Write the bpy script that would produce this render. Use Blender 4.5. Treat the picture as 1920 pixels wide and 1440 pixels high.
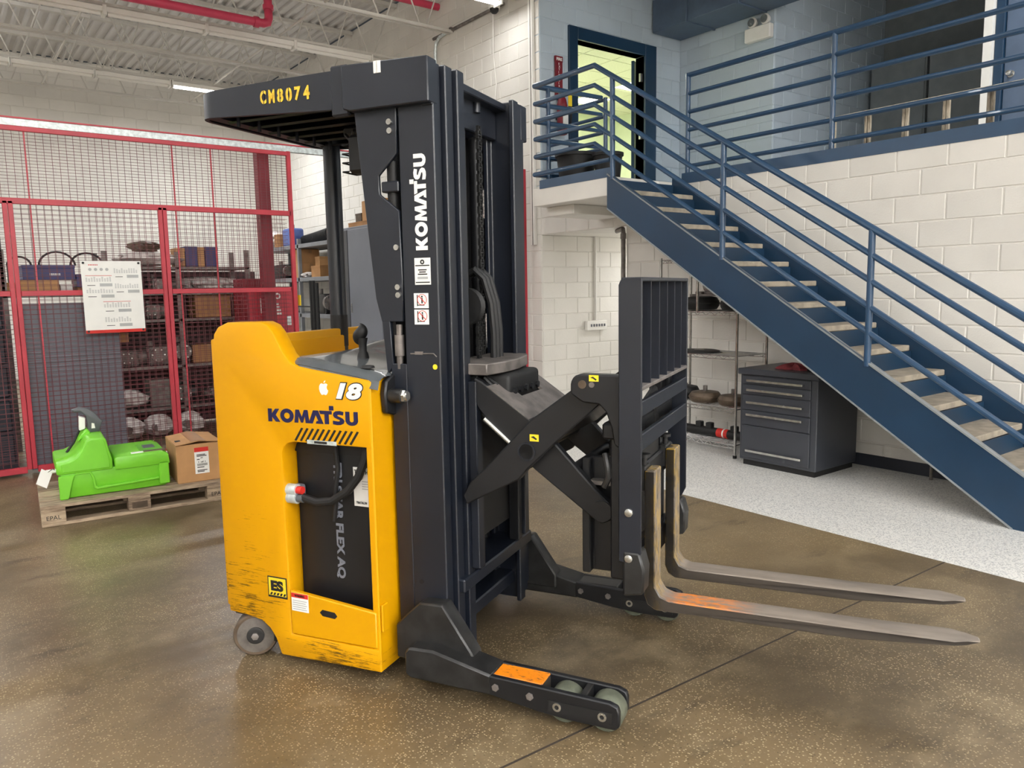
import bpy, bmesh, math, random
from mathutils import Vector, Matrix
random.seed(7)
for o in list(bpy.data.objects): bpy.data.objects.remove(o)
SC = bpy.context.scene
COL = SC.collection
PI = math.pi

# ------------------------------------------------------------------ camera, world, exposure
cam_d = bpy.data.cameras.new('camera'); cam = bpy.data.objects.new('camera', cam_d); COL.objects.link(cam)
cam_d.sensor_fit = 'HORIZONTAL'; cam_d.sensor_width = 36.0; cam_d.lens = 36.0*1435.82/1920
cam_d.clip_end = 200
_X = Vector((0.795, -0.606, -0.01717)); _Z = Vector((-0.600, -0.791, 0.124)); _Z.normalize()
_Y = _Z.cross(_X); _Y.normalize(); _X = _Y.cross(_Z)
cam.matrix_world = Matrix(((_X.x, _Y.x, _Z.x, 0), (_X.y, _Y.y, _Z.y, 0), (_X.z, _Y.z, _Z.z, 1.54), (0, 0, 0, 1)))
SC.camera = cam
wd = bpy.data.worlds.new('world'); SC.world = wd; wd.use_nodes = True
wd.node_tree.nodes['Background'].inputs[0].default_value = (0.55, 0.58, 0.62, 1)
wd.node_tree.nodes['Background'].inputs[1].default_value = 0.05
SC.view_settings.view_transform = 'Standard'; SC.view_settings.look = 'None'
SC.view_settings.gamma = 1.0; SC.view_settings.use_curve_mapping = False
SC.view_settings.exposure = 0.27
LAMP_W = 46.0           # watts of one ceiling strip light

# ------------------------------------------------------------------ helpers
def lin(r, g, b):
    f = lambda c: (c/255/12.92) if c/255 <= .04045 else ((c/255+.055)/1.055)**2.4
    return (f(r), f(g), f(b), 1)

def nodes_of(name):
    m = bpy.data.materials.new(name); m.use_nodes = True
    nt = m.node_tree
    return m, nt, nt.nodes['Principled BSDF']

def mixc(nt, fac, a, b, mode='MIX'):
    n = nt.nodes.new('ShaderNodeMix'); n.data_type = 'RGBA'; n.blend_type = mode
    for s, v in ((0, fac), (6, a), (7, b)):
        if hasattr(v, 'is_linked') or isinstance(v, bpy.types.NodeSocket): nt.links.new(v, n.inputs[s])
        else: n.inputs[s].default_value = v
    return n.outputs[2]

def ramp(nt, src, lo, hi, inv=False):
    n = nt.nodes.new('ShaderNodeMapRange'); n.interpolation_type = 'SMOOTHSTEP'
    nt.links.new(src, n.inputs[0]); n.inputs[1].default_value = lo; n.inputs[2].default_value = hi
    n.inputs[3].default_value = 1.0 if inv else 0.0; n.inputs[4].default_value = 0.0 if inv else 1.0
    return n.outputs[0]

def math_(nt, op, a, b=0.0):
    n = nt.nodes.new('ShaderNodeMath'); n.operation = op
    for i, v in ((0, a), (1, b)):
        if isinstance(v, bpy.types.NodeSocket): nt.links.new(v, n.inputs[i])
        else: n.inputs[i].default_value = v
    return n.outputs[0]

def coords(nt, world=False, scale=(1, 1, 1)):
    if world: c = nt.nodes.new('ShaderNodeNewGeometry').outputs['Position']
    else: c = nt.nodes.new('ShaderNodeTexCoord').outputs['Object']
    mp = nt.nodes.new('ShaderNodeMapping'); mp.inputs['Scale'].default_value = scale
    nt.links.new(c, mp.inputs['Vector']); return mp.outputs[0]

def noise(nt, co, scale, detail=3.0, rough=.55):
    n = nt.nodes.new('ShaderNodeTexNoise'); n.inputs['Scale'].default_value = scale
    n.inputs['Detail'].default_value = detail; n.inputs['Roughness'].default_value = rough
    nt.links.new(co, n.inputs['Vector']); return n.outputs['Fac']

def scale_col(c, k): return (min(c[0]*k, 1), min(c[1]*k, 1), min(c[2]*k, 1), 1)

def PM(name, col, rough=.5, metal=0.0, var=.12, scale=6.0, bump=0.0, bscale=80.0, world=False, coat=0.0, spec=.5):
    m, nt, b = nodes_of(name)
    co = coords(nt, world)
    f = noise(nt, co, scale, 4)
    nt.links.new(mixc(nt, ramp(nt, f, .3, .7), scale_col(col, 1-var), scale_col(col, 1+var)), b.inputs['Base Color'])
    r = nt.nodes.new('ShaderNodeMapRange'); nt.links.new(f, r.inputs[0])
    r.inputs[3].default_value = max(rough-.07, .03); r.inputs[4].default_value = min(rough+.07, 1)
    nt.links.new(r.outputs[0], b.inputs['Roughness'])
    b.inputs['Metallic'].default_value = metal; b.inputs['Coat Weight'].default_value = coat
    b.inputs['Specular IOR Level'].default_value = spec
    if bump > 0:
        bn = nt.nodes.new('ShaderNodeBump'); bn.inputs['Strength'].default_value = bump; bn.inputs['Distance'].default_value = .01
        nt.links.new(noise(nt, co, bscale, 3), bn.inputs['Height']); nt.links.new(bn.outputs[0], b.inputs['Normal'])
    return m

def EM(name, col, strength):
    m, nt, b = nodes_of(name)
    b.inputs['Base Color'].default_value = col
    b.inputs['Emission Color'].default_value = col; b.inputs['Emission Strength'].default_value = strength
    return m

class MB:
    """collects shapes into one mesh; sh shifts every point"""
    def __init__(s, sh=(0, 0, 0)): s.v = []; s.f = []; s.sh = sh
    def add(s, vs, fs):
        k = len(s.v); s.v += [(a-s.sh[0], b-s.sh[1], c-s.sh[2]) for a, b, c in vs]; s.f += [[i+k for i in f] for f in fs]; return s
    def box(s, x0, x1, y0, y1, z0, z1):
        return s.add([(x0, y0, z0), (x1, y0, z0), (x1, y1, z0), (x0, y1, z0), (x0, y0, z1), (x1, y0, z1), (x1, y1, z1), (x0, y1, z1)],
                     [(3, 2, 1, 0), (4, 5, 6, 7), (0, 1, 5, 4), (1, 2, 6, 5), (2, 3, 7, 6), (3, 0, 4, 7)])
    def prism(s, pts, axis, a, b):
        def P(p, t): return {'x': (t, p[0], p[1]), 'y': (p[0], t, p[1]), 'z': (p[0], p[1], t)}[axis]
        n = len(pts); ar = sum(pts[i][0]*pts[(i+1) % n][1]-pts[(i+1) % n][0]*pts[i][1] for i in range(n))
        if (ar > 0) == (axis == 'y'): pts = pts[::-1]
        lo, hi = min(a, b), max(a, b)
        vs = [P(p, lo) for p in pts]+[P(p, hi) for p in pts]
        fs = [list(range(n))[::-1], list(range(n, 2*n))]+[(i, (i+1) % n, n+(i+1) % n, n+i) for i in range(n)]
        return s.add(vs, fs)
    def cyl(s, p0, p1, r, n=14, r2=None, cap=True):
        p0, p1 = Vector(p0), Vector(p1); d = (p1-p0).normalized(); r2 = r if r2 is None else r2
        a = d.orthogonal().normalized(); b = d.cross(a)
        vs = []
        for p, rr in ((p0, r), (p1, r2)):
            for i in range(n):
                t = 2*PI*i/n; vs.append(tuple(p+rr*(math.cos(t)*a+math.sin(t)*b)))
        fs = [(i, (i+1) % n, n+(i+1) % n, n+i) for i in range(n)]
        if cap: fs += [list(range(n))[::-1], list(range(n, 2*n))]
        return s.add(vs, fs)
    def tube(s, path, r, n=8):
        P = [Vector(p) for p in path]; up = None; vs = []
        for i, p in enumerate(P):
            d = ((P[min(i+1, len(P)-1)]-p).normalized()+(p-P[max(i-1, 0)]).normalized())
            d = d.normalized() if d.length > 1e-6 else (P[min(i+1, len(P)-1)]-p).normalized()
            if up is None: up = d.orthogonal().normalized()
            a = (up-d*up.dot(d)).normalized(); up = a; b = d.cross(a)
            k = 1.0
            if 0 < i < len(P)-1:
                c = max(min((P[i+1]-p).normalized().dot((p-P[i-1]).normalized()), 1), -1); k = min(1/max(math.cos(math.acos(c)/2), .4), 1.6)
            for j in range(n):
                t = 2*PI*j/n; vs.append(tuple(p+r*(math.cos(t)*a+math.sin(t)*b)*(1 if k == 1 else (k*.5+.5))))
        m = len(P); fs = [(i*n+j, i*n+(j+1) % n, (i+1)*n+(j+1) % n, (i+1)*n+j) for i in range(m-1) for j in range(n)]
        fs += [list(range(n))[::-1], list(range((m-1)*n, m*n))]
        return s.add(vs, fs)
    def lathe(s, prof, c=(0, 0, 0), n=24, axis='z', ring=False):
        vs = []; m = len(prof)
        for r, h in prof:
            for j in range(n):
                t = 2*PI*j/n; q = (r*math.cos(t), r*math.sin(t), h)
                if axis == 'y': q = (q[0], q[2], q[1])
                if axis == 'x': q = (q[2], q[0], q[1])
                vs.append((q[0]+c[0], q[1]+c[1], q[2]+c[2]))
        fs = [(i*n+j, i*n+(j+1) % n, ((i+1) % m)*n+(j+1) % n, ((i+1) % m)*n+j) for i in range(m if ring else m-1) for j in range(n)]
        if not ring: fs += [list(range(n))[::-1], list(range((m-1)*n, m*n))]
        return s.add(vs, fs)
    def quad(s, a, b, c, d): return s.add([a, b, c, d], [(0, 1, 2, 3)])
    def grid(s, fn, nu, nv):
        vs = [fn(i/nu, j/nv) for j in range(nv+1) for i in range(nu+1)]
        fs = [(j*(nu+1)+i, j*(nu+1)+i+1, (j+1)*(nu+1)+i+1, (j+1)*(nu+1)+i) for j in range(nv) for i in range(nu)]
        return s.add(vs, fs)
    def xf(s, M):
        s.v = [tuple(M @ Vector(p)) for p in s.v]; return s
    def mesh(s, name, bevel=0, seg=1, ang=35):
        me = bpy.data.meshes.new(name); me.from_pydata(s.v, [], s.f); me.update()
        bm = bmesh.new(); bm.from_mesh(me); bmesh.ops.recalc_face_normals(bm, faces=bm.faces)
        if bevel > 0:
            es = [e for e in bm.edges if len(e.link_faces) == 2 and e.calc_face_angle(0) > .5]
            bmesh.ops.bevel(bm, geom=es, offset=bevel, segments=seg, profile=.5, affect='EDGES', clamp_overlap=True)
        bm.to_mesh(me); bm.free()
        for p in me.polygons: p.use_smooth = True
        me.set_sharp_from_angle(angle=math.radians(ang)); return me
    def obj(s, name, m, parent=None, bevel=0, seg=1, ang=35):
        me = s.mesh(name, bevel, seg, ang); me.materials.append(m)
        o = bpy.data.objects.new(name, me); COL.objects.link(o)
        if parent: o.parent = parent
        return o

def tag(o, label, cat, group=None):
    o['label'] = label; o['category'] = cat
    if group: o['group'] = group
    return o
def thing(name, label, cat, loc=(0, 0, 0), rz=0, group=None):
    o = bpy.data.objects.new(name, None); COL.objects.link(o); o.empty_display_size = .1
    o.location = loc; o.rotation_euler = (0, 0, rz); return tag(o, label, cat, group)
def struct(o): o['kind'] = 'structure'; return o
def part(o, label=None):
    if label: o['label'] = label
    return o
def dup(o, parent=None):
    c = o.copy(); COL.objects.link(c); c.parent = parent
    for ch in list(o.children): dup(ch, c)
    return c

def text_mesh(txt, size, weight=0.0, shear=0.0, spacing=1.0, sx=1.0, thick=.0006):
    """lettering as a thin mesh in the local x-y plane, left-bottom at origin"""
    cu = bpy.data.curves.new('lettering', 'FONT'); cu.body = txt; cu.size = size; cu.offset = weight
    cu.shear = shear; cu.space_character = spacing; cu.extrude = thick; cu.resolution_u = 4
    ob = bpy.data.objects.new('lettering', cu); COL.objects.link(ob)
    dg = bpy.context.evaluated_depsgraph_get(); dg.update()
    me = bpy.data.meshes.new_from_object(ob.evaluated_get(dg)); bpy.data.objects.remove(ob); bpy.data.curves.remove(cu)
    xs = [v.co.x for v in me.vertices]; ys = [v.co.y for v in me.vertices]
    if xs:
        x0, x1, y0, y1 = min(xs), max(xs), min(ys), max(ys)
        for v in me.vertices: v.co.x = (v.co.x-x0)*sx; v.co.y -= y0
        me['w'] = (x1-x0)*sx; me['h'] = y1-y0
    return me
def letters(name, txt, m, parent, org, xdir, ydir, w=None, h=None, weight=.0, shear=0.0, spacing=1.0, label=None, thick=.0006):
    """place lettering: org = left-bottom, width w, height h along xdir / ydir"""
    me = text_mesh(txt, .1, weight, shear, spacing, 1.0, .05)
    sx = w/me['w'] if w else None; sy = h/me['h'] if h else None
    sx = sx or sy; sy = sy or sx
    X = Vector(xdir).normalized(); Y = Vector(ydir).normalized(); Z = X.cross(Y)
    for v in me.vertices:
        v.co = X*(v.co.x*sx)+Y*(v.co.y*sy)+Z*(v.co.z/.05*thick)
    me.materials.clear(); me.materials.append(m)
    o = bpy.data.objects.new(name, me); COL.objects.link(o); o.location = org
    if parent: o.parent = parent
    if label: o['label'] = label
    return o
# ------------------------------------------------------------------ materials
def block_mat(name, col, var=.06):
    m, nt, b = nodes_of(name); co = coords(nt, True)
    oi = nt.nodes.new('ShaderNodeObjectInfo')
    f = math_(nt, 'ADD', noise(nt, co, 1.3, 4), math_(nt, 'MULTIPLY', math_(nt, 'SUBTRACT', oi.outputs['Random'], .5), .25))
    nt.links.new(mixc(nt, ramp(nt, f, .25, .75), scale_col(col, 1-var), scale_col(col, 1+var)), b.inputs['Base Color'])
    b.inputs['Roughness'].default_value = .55
    bn = nt.nodes.new('ShaderNodeBump'); bn.inputs['Strength'].default_value = .35; bn.inputs['Distance'].default_value = .006
    nt.links.new(noise(nt, co, 70, 4, .65), bn.inputs['Height']); nt.links.new(bn.outputs[0], b.inputs['Normal'])
    return m
M = {}
M['block'] = block_mat('white_block_paint', lin(224, 221, 214))
M['block_blue'] = block_mat('blue_grey_block_paint', lin(184, 197, 208))
M['ceil'] = PM('deck_paint', lin(210, 208, 206), .55, var=.07, scale=1.0, world=True)
M['joist'] = PM('joist_paint', lin(205, 202, 195), .5, var=.08, scale=2, world=True)
M['mezz_ceiling'] = PM('dark_blue_ceiling', lin(90, 102, 118), .7, var=.1, world=True)
M['yellow'] = None
def yellow_mat():
    m, nt, b = nodes_of('yellow_truck_paint')
    co = coords(nt); base = lin(218, 156, 0)
    col = mixc(nt, noise(nt, co, 2.5, 4), scale_col(base, .90), scale_col(base, 1.0))
    z = nt.nodes.new('ShaderNodeSeparateXYZ'); nt.links.new(co, z.inputs[0])
    low = ramp(nt, z.outputs[2], .15, 1.05, True)
    lowx = ramp(nt, z.outputs[0], -.40, .05, True)
    bumper = ramp(nt, z.outputs[2], .125, .16, True)
    zone = math_(nt, 'MAXIMUM', math_(nt, 'MULTIPLY', low, lowx), bumper)
    st = noise(nt, coords(nt, False, (2.2, 2.2, 55)), 4, 6, .75)
    st2 = noise(nt, coords(nt, False, (1.6, 1.6, 3.0)), 4, 5, .65)
    s = math_(nt, 'ADD', math_(nt, 'MULTIPLY', st, .6), math_(nt, 'MULTIPLY', st2, .4))
    thr = math_(nt, 'SUBTRACT', .665, math_(nt, 'MULTIPLY', zone, .15))
    mask = ramp(nt, math_(nt, 'SUBTRACT', s, thr), 0, .035)
    col = mixc(nt, math_(nt, 'MULTIPLY', mask, .8), col, lin(62, 46, 18))
    nt.links.new(col, b.inputs['Base Color']); b.inputs['Roughness'].default_value = .42; b.inputs['Specular IOR Level'].default_value = .3
    return m
M['yellow'] = yellow_mat()
M['mast'] = PM('dark_mast_paint', lin(20, 25, 35), .38, var=.12, scale=3, spec=.6)
M['black'] = PM('black_paint', lin(22, 23, 26), .42, var=.15, scale=4)
M['soot'] = PM('black_rubber', lin(20, 20, 21), .6, var=.2)
M['gunmetal'] = PM('scuffed_black_steel', lin(42, 42, 42), .4, metal=.2, var=.3, scale=14)
M['steel'] = PM('bright_steel', lin(190, 190, 186), .25, metal=.9, var=.15, scale=20)
M['zinc'] = PM('galvanised_steel', lin(205, 214, 214), .4, metal=.35, var=.22, scale=30)
M['console'] = PM('grey_console_plastic', lin(92, 97, 100), .22, var=.08, scale=10, bump=.05, coat=.4)
M['white'] = PM('white_plastic', lin(236, 234, 228), .45, var=.03)
M['decal_white'] = PM('white_decal', lin(236, 236, 232), .5, var=.03)
M['navy'] = PM('navy_decal', lin(22, 22, 70), .4, var=.05)
M['ink'] = PM('black_ink', lin(30, 30, 30), .6, var=.05)
M['red_ink'] = PM('red_ink', lin(200, 40, 30), .6, var=.05)
M['grey_ink'] = PM('grey_ink', lin(176, 178, 178), .6, var=.05)
M['stencil'] = PM('yellow_stencil_paint', lin(232, 186, 50), .6, var=.3, scale=60)
M['sticker_yellow'] = PM('yellow_sticker', lin(236, 206, 40), .5, var=.08)
M['red'] = PM('red_cage_paint', lin(178, 48, 62), .42, var=.1, scale=4)
M['red_dark'] = PM('dark_red_paint', lin(120, 18, 34), .45, var=.12, scale=4)
M['wire'] = PM('dark_red_wire', lin(96, 40, 46), .5, var=.2, scale=3, world=True)
M['wire2'] = PM('dark_wire', lin(60, 44, 46), .5, var=.2, scale=3, world=True)
M['pipe_red'] = PM('sprinkler_red', lin(196, 60, 88), .35, var=.06)
M['blue'] = PM('blue_rail_paint', lin(40, 70, 100), .33, var=.08, scale=5, coat=.2)
M['blue_dark'] = PM('blue_stringer_paint', lin(22, 52, 78), .4, var=.1, scale=2)
M['tread'] = PM('worn_concrete_tread', lin(168, 158, 142), .7, var=.2, scale=10, bump=.2)
M['nosing'] = PM('grey_nosing', lin(132, 136, 138), .6, var=.12, scale=9)
M['epoxy_edge'] = None
M['cabinet'] = PM('graphite_cabinet_paint', lin(56, 59, 66), .35, var=.06, scale=3)
M['cabinet_grey'] = PM('grey_locker_paint', lin(112, 116, 126), .45, var=.06, scale=2)
M['shelf_grey'] = PM('grey_rack_paint', lin(120, 122, 126), .5, var=.12)
M['chrome'] = PM('chrome_wire', lin(188, 188, 186), .22, metal=.85, var=.15, scale=20)
M['card'] = PM('brown_cardboard', lin(182, 138, 92), .8, var=.1, scale=5, bump=.1, bscale=40)
M['card2'] = PM('dull_cardboard', lin(166, 122, 78), .8, var=.14, scale=5)
M['tape'] = PM('packing_tape', lin(160, 122, 84), .35, var=.1)
M['green'] = PM('lime_green_plastic', lin(116, 200, 46), .38, var=.06, scale=4, bump=.05, bscale=200)
M['green_dark'] = PM('green_recess', lin(92, 170, 40), .45, var=.08)
M['dgrey'] = PM('dark_grey_plastic', lin(82, 86, 90), .45, var=.1)
M['wood'] = None
def wood_mat(name, c1, c2, s=(2, 14, 14)):
    m, nt, b = nodes_of(name)
    f = noise(nt, coords(nt, False, s), 3, 6, .65)
    oi = nt.nodes.new('ShaderNodeObjectInfo')
    f = math_(nt, 'ADD', f, math_(nt, 'MULTIPLY', math_(nt, 'SUBTRACT', oi.outputs['Random'], .5), .25))
    nt.links.new(mixc(nt, ramp(nt, f, .3, .72), c1, c2), b.inputs['Base Color']); b.inputs['Roughness'].default_value = .8
    return m
M['wood'] = wood_mat('weathered_pallet_wood', lin(112, 94, 78), lin(182, 162, 136))
M['wood_old'] = wood_mat('old_ladder_wood', lin(120, 110, 96), lin(206, 194, 172), (8, 8, 2))
M['plastic_navy'] = PM('navy_plastic', lin(50, 54, 104), .45, var=.1)
M['brown_dark'] = PM('brown_rusty_iron', lin(92, 78, 64), .5, metal=.3, var=.3, scale=12)
M['iron'] = PM('dull_grey_iron', lin(118, 112, 108), .5, metal=.4, var=.3, scale=14)
M['film'] = PM('clear_wrap', lin(214, 208, 204), .25, var=.2, scale=12, bump=.6, bscale=14)
M['office'] = PM('office_wall_paint', lin(222, 230, 204), .7, var=.03)
M['tile'] = PM('ceiling_tile', lin(222, 224, 204), .85, var=.08, scale=60, bump=.3, bscale=120)
M['blind'] = PM('cream_blind', lin(232, 220, 176), .6, var=.05)
M['base_dark'] = PM('dark_baseboard', lin(38, 42, 52), .6, var=.1)
M['duct'] = PM('blue_grey_duct', lin(84, 100, 122), .55, var=.08)
M['dark_panel'] = PM('dark_grey_panel', lin(128, 134, 136), .6, var=.08)
M['roller'] = PM('olive_polyurethane', lin(92, 96, 82), .55, var=.18, scale=25)
M['wheel'] = PM('dusty_tread', lin(98, 92, 86), .7, var=.25, scale=25)
M['tube_on'] = EM('lit_tube', (1.0, .96, .9, 1), 14.0)
M['office_on'] = EM('lit_office_panel', (1.0, .99, .9, 1), 5.0)

def floor_mat():
    m, nt, b = nodes_of('worn_terrazzo_concrete'); co = coords(nt, True)
    big = noise(nt, co, .55, 5, .6); mid = noise(nt, co, 2.4, 5, .65)
    st = noise(nt, coords(nt, True, (1, 3.2, 1)), 1.3, 5, .65)
    col = mixc(nt, ramp(nt, big, .32, .68), lin(80, 68, 50), lin(124, 106, 78))
    col = mixc(nt, math_(nt, 'MULTIPLY', ramp(nt, mid, .48, .72), .55), col, lin(142, 126, 98))
    col = mixc(nt, math_(nt, 'MULTIPLY', ramp(nt, st, .56, .74), .75), col, lin(66, 56, 44))
    vo = nt.nodes.new('ShaderNodeTexVoronoi'); vo.inputs['Scale'].default_value = 110; nt.links.new(co, vo.inputs['Vector'])
    spk = ramp(nt, vo.outputs['Distance'], .22, .42, True)
    sep = nt.nodes.new('ShaderNodeSeparateColor'); nt.links.new(vo.outputs['Color'], sep.inputs[0])
    pick = ramp(nt, sep.outputs[0], .38, .5)
    zone = ramp(nt, noise(nt, co, 1.1, 4), .30, .62)
    sp = math_(nt, 'MULTIPLY', math_(nt, 'MULTIPLY', spk, pick), zone)
    col = mixc(nt, math_(nt, 'MULTIPLY', sp, .75), col, lin(190, 174, 138))
    pick2 = ramp(nt, sep.outputs[1], .8, .86)
    col = mixc(nt, math_(nt, 'MULTIPLY', math_(nt, 'MULTIPLY', spk, pick2), .6), col, lin(56, 47, 38))
    nt.links.new(col, b.inputs['Base Color'])
    r = nt.nodes.new('ShaderNodeMapRange'); nt.links.new(mid, r.inputs[0]); r.inputs[3].default_value = .2; r.inputs[4].default_value = .5
    nt.links.new(r.outputs[0], b.inputs['Roughness'])
    bn = nt.nodes.new('ShaderNodeBump'); bn.inputs['Strength'].default_value = .08; bn.inputs['Distance'].default_value = .01
    nt.links.new(noise(nt, co, 14, 4), bn.inputs['Height']); nt.links.new(bn.outputs[0], b.inputs['Normal'])
    return m
M['floor'] = floor_mat()
def epoxy_mat():
    m, nt, b = nodes_of('grey_flake_epoxy'); co = coords(nt, True)
    col = mixc(nt, noise(nt, co, .8, 3), lin(230, 229, 224), lin(240, 238, 232))
    for sc, lo, c in ((150, .62, lin(136, 138, 142)), (110, .7, lin(236, 236, 232))):
        vo = nt.nodes.new('ShaderNodeTexVoronoi'); vo.inputs['Scale'].default_value = sc; nt.links.new(co, vo.inputs['Vector'])
        sep = nt.nodes.new('ShaderNodeSeparateColor'); nt.links.new(vo.outputs['Color'], sep.inputs[0])
        col = mixc(nt, math_(nt, 'MULTIPLY', ramp(nt, sep.outputs[0], lo, lo+.05), .55), col, c)
    nt.links.new(col, b.inputs['Base Color']); b.inputs['Roughness'].default_value = .3
    return m
M['epoxy'] = epoxy_mat()
def fork_mat(name, patch):
    m, nt, b = nodes_of(name); co = coords(nt)
    col = mixc(nt, noise(nt, coords(nt, False, (1, 6, 6)), 5, 5, .65), lin(92, 84, 76), lin(158, 146, 134))
    sx = nt.nodes.new('ShaderNodeSeparateXYZ'); nt.links.new(co, sx.inputs[0])
    # rubbed-off yellow paint left on the upright shank and the heel
    heel = ramp(nt, sx.outputs[0], 1.24, 1.31, True)
    ym = math_(nt, 'MULTIPLY', ramp(nt, noise(nt, coords(nt, False, (6, 14, 2.2)), 5, 5, .7), .47, .56), heel)
    col = mixc(nt, math_(nt, 'MULTIPLY', ym, .85), col, lin(196, 156, 30))
    dk = math_(nt, 'MULTIPLY', ramp(nt, noise(nt, coords(nt, False, (4, 9, 3)), 6, 4), .55, .62), heel)
    col = mixc(nt, dk, col, lin(28, 26, 24))
    nn = nt.nodes.new('ShaderNodeSeparateXYZ'); nt.links.new(nt.nodes.new('ShaderNodeTexCoord').outputs['Normal'], nn.inputs[0])
    side = ramp(nt, math_(nt, 'ABSOLUTE', nn.outputs[1]), .6, .8)
    col = mixc(nt, math_(nt, 'MULTIPLY', side, math_(nt, 'ADD', .78, math_(nt, 'MULTIPLY', heel, .2))), col, lin(26, 24, 22))
    if patch:
        x0, x1 = patch
        pm = math_(nt, 'MULTIPLY', ramp(nt, sx.outputs[0], x0, x0+.1), ramp(nt, sx.outputs[0], x1-.22, x1, True))
        pm = math_(nt, 'MULTIPLY', pm, ramp(nt, noise(nt, coords(nt, False, (3, 9, 9)), 6, 5, .7), .38, .62))
        pm = math_(nt, 'MULTIPLY', pm, ramp(nt, nn.outputs[2], .4, .8)); col = mixc(nt, pm, col, lin(224, 128, 30))
    nt.links.new(col, b.inputs['Base Color']); b.inputs['Metallic'].default_value = .15; b.inputs['Roughness'].default_value = .42
    return m
M['fork_near'] = fork_mat('worn_fork_steel_orange', (1.28, 1.66))
M['fork_far'] = fork_mat('worn_fork_steel', None)
def scuff_orange():
    m, nt, b = nodes_of('orange_scuffed_steel'); co = coords(nt)
    f = ramp(nt, noise(nt, coords(nt, False, (6, 22, 22)), 5, 5, .7), .33, .46)
    sx = nt.nodes.new('ShaderNodeSeparateXYZ'); nt.links.new(nt.nodes.new('ShaderNodeTexCoord').outputs['Normal'], sx.inputs[0])
    f = math_(nt, 'MULTIPLY', f, ramp(nt, sx.outputs[2], .5, .8))
    nt.links.new(mixc(nt, f, lin(58, 54, 48), lin(236, 134, 14)), b.inputs['Base Color']); b.inputs['Roughness'].default_value = .5
    return m
M['orange'] = scuff_orange()
# ------------------------------------------------------------------ block walls
_bm = {}
def block_mesh(w, h, axis, sgn, m):
    k = (round(w, 3), round(h, 3), axis, sgn, m.name)
    if k in _bm: return _bm[k]
    g, c, d = .0035, .006, .007
    vs = []
    for (e, dep) in ((g, -.002), (g+c, d)):
        for (a, z) in ((e, e), (w-e, e), (w-e, h-e), (e, h-e)):
            vs.append((sgn*dep, a, z) if axis == 'x' else (a, sgn*dep, z))
    fs = [(4, 5, 6, 7)]+[(i, (i+1) % 4, 4+(i+1) % 4, 4+i) for i in range(4)]
    mb = MB(); mb.add(vs, fs)
    me = mb.mesh('block', ang=20); me.materials.append(m)
    # open shell: make sure it faces the room
    f = me.polygons[0]
    for p in me.polygons:
        if abs(p.normal[0 if axis == 'x' else 1]) > .9:
            if p.normal[0 if axis == 'x' else 1]*sgn < 0: me.flip_normals()
            break
    _bm[k] = me; return me
def cut(rects, hole):
    out = []
    for (a0, a1, z0, z1) in rects:
        h0, h1, y0, y1 = hole
        if h1 <= a0 or h0 >= a1 or y1 <= z0 or y0 >= z1: out.append((a0, a1, z0, z1)); continue
        if h0 > a0: out.append((a0, h0, z0, z1))
        if h1 < a1: out.append((h1, a1, z0, z1))
        b0, b1 = max(a0, h0), min(a1, h1)
        if y0 > z0: out.append((b0, b1, z0, y0))
        if y1 < z1: out.append((b0, b1, y1, z1))
    return [r for r in out if r[1]-r[0] > .03 and r[3]-r[2] > .03]
def block_wall(wall, axis, p, sgn, ar, zr, off=0.0, L=.39, H=.2, holes=(), m=None, cap=300, zoff=0.0):
    rects = []
    k = math.floor((zr[0]-zoff)/H)
    while zoff+k*H < zr[1]-.01:
        z0, z1 = max(zoff+k*H, zr[0]), min(zoff+(k+1)*H, zr[1])
        s = off+(L/2 if k % 2 else 0); n0 = math.floor((ar[0]-s)/L)
        a = s+n0*L
        while a < ar[1]-.01:
            r = [(max(a, ar[0]), min(a+L, ar[1]), z0, z1)]
            for h in holes: r = cut(r, h)
            rects += [q for q in r if q[1]-q[0] > .03 and q[3]-q[2] > .03]; a += L
        k += 1
    def dist(r):
        a, z = (r[0]+r[1])/2, (r[2]+r[3])/2
        return (p*p+a*a+(z-1.54)**2)
    rects.sort(key=dist)
    rest = MB()
    for i, (a0, a1, z0, z1) in enumerate(rects):
        me = block_mesh(a1-a0, z1-z0, axis, sgn, m)
        loc = (p, a0, z0) if axis == 'x' else (a0, p, z0)
        if i < cap:
            o = bpy.data.objects.new('block', me); COL.objects.link(o); o.location = loc; o.parent = wall
        else:
            rest.add([(v.co.x+loc[0], v.co.y+loc[1], v.co.z+loc[2]) for v in me.vertices], [list(q.vertices) for q in me.polygons])
    if rest.v:
        o = rest.obj('block_courses', m, wall, ang=20); o['kind'] = 'stuff'

XW, YC, ZD = 6.22, 7.53, 5.95      # side wall plane, corner of the side wall, roof deck height
YB = 17.0                          # far wall
ZM = 2.57                          # mezzanine floor

# ------------------------------------------------------------------ floors
fl = struct(MB().box(-7.2, 4.346, -14.2, YB+.2, -.1, 0).obj('floor', M['floor']))
fl2 = struct(MB().box(4.346, 9.3, -14.2, YB+.2, -.1, .0).obj('floor', M['epoxy']))
M['joint'] = PM('dark_floor_joint', lin(58, 50, 42), .8, var=.2, world=True)
MB().prism([(-7, 1.995), (1.693, 1.861), (4.346, 1.803), (4.346, 1.811), (1.693, 1.87), (-7, 2.004)], 'z', -.01, .0008).obj('joint', M['joint'], fl)
MB().box(-1.2, -1.192, -6, 17, -.01, .0008).obj('joint', M['joint'], fl)
MB().box(-7, 4.346, 9.2, 9.208, -.01, .0008).obj('joint', M['joint'], fl)

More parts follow.
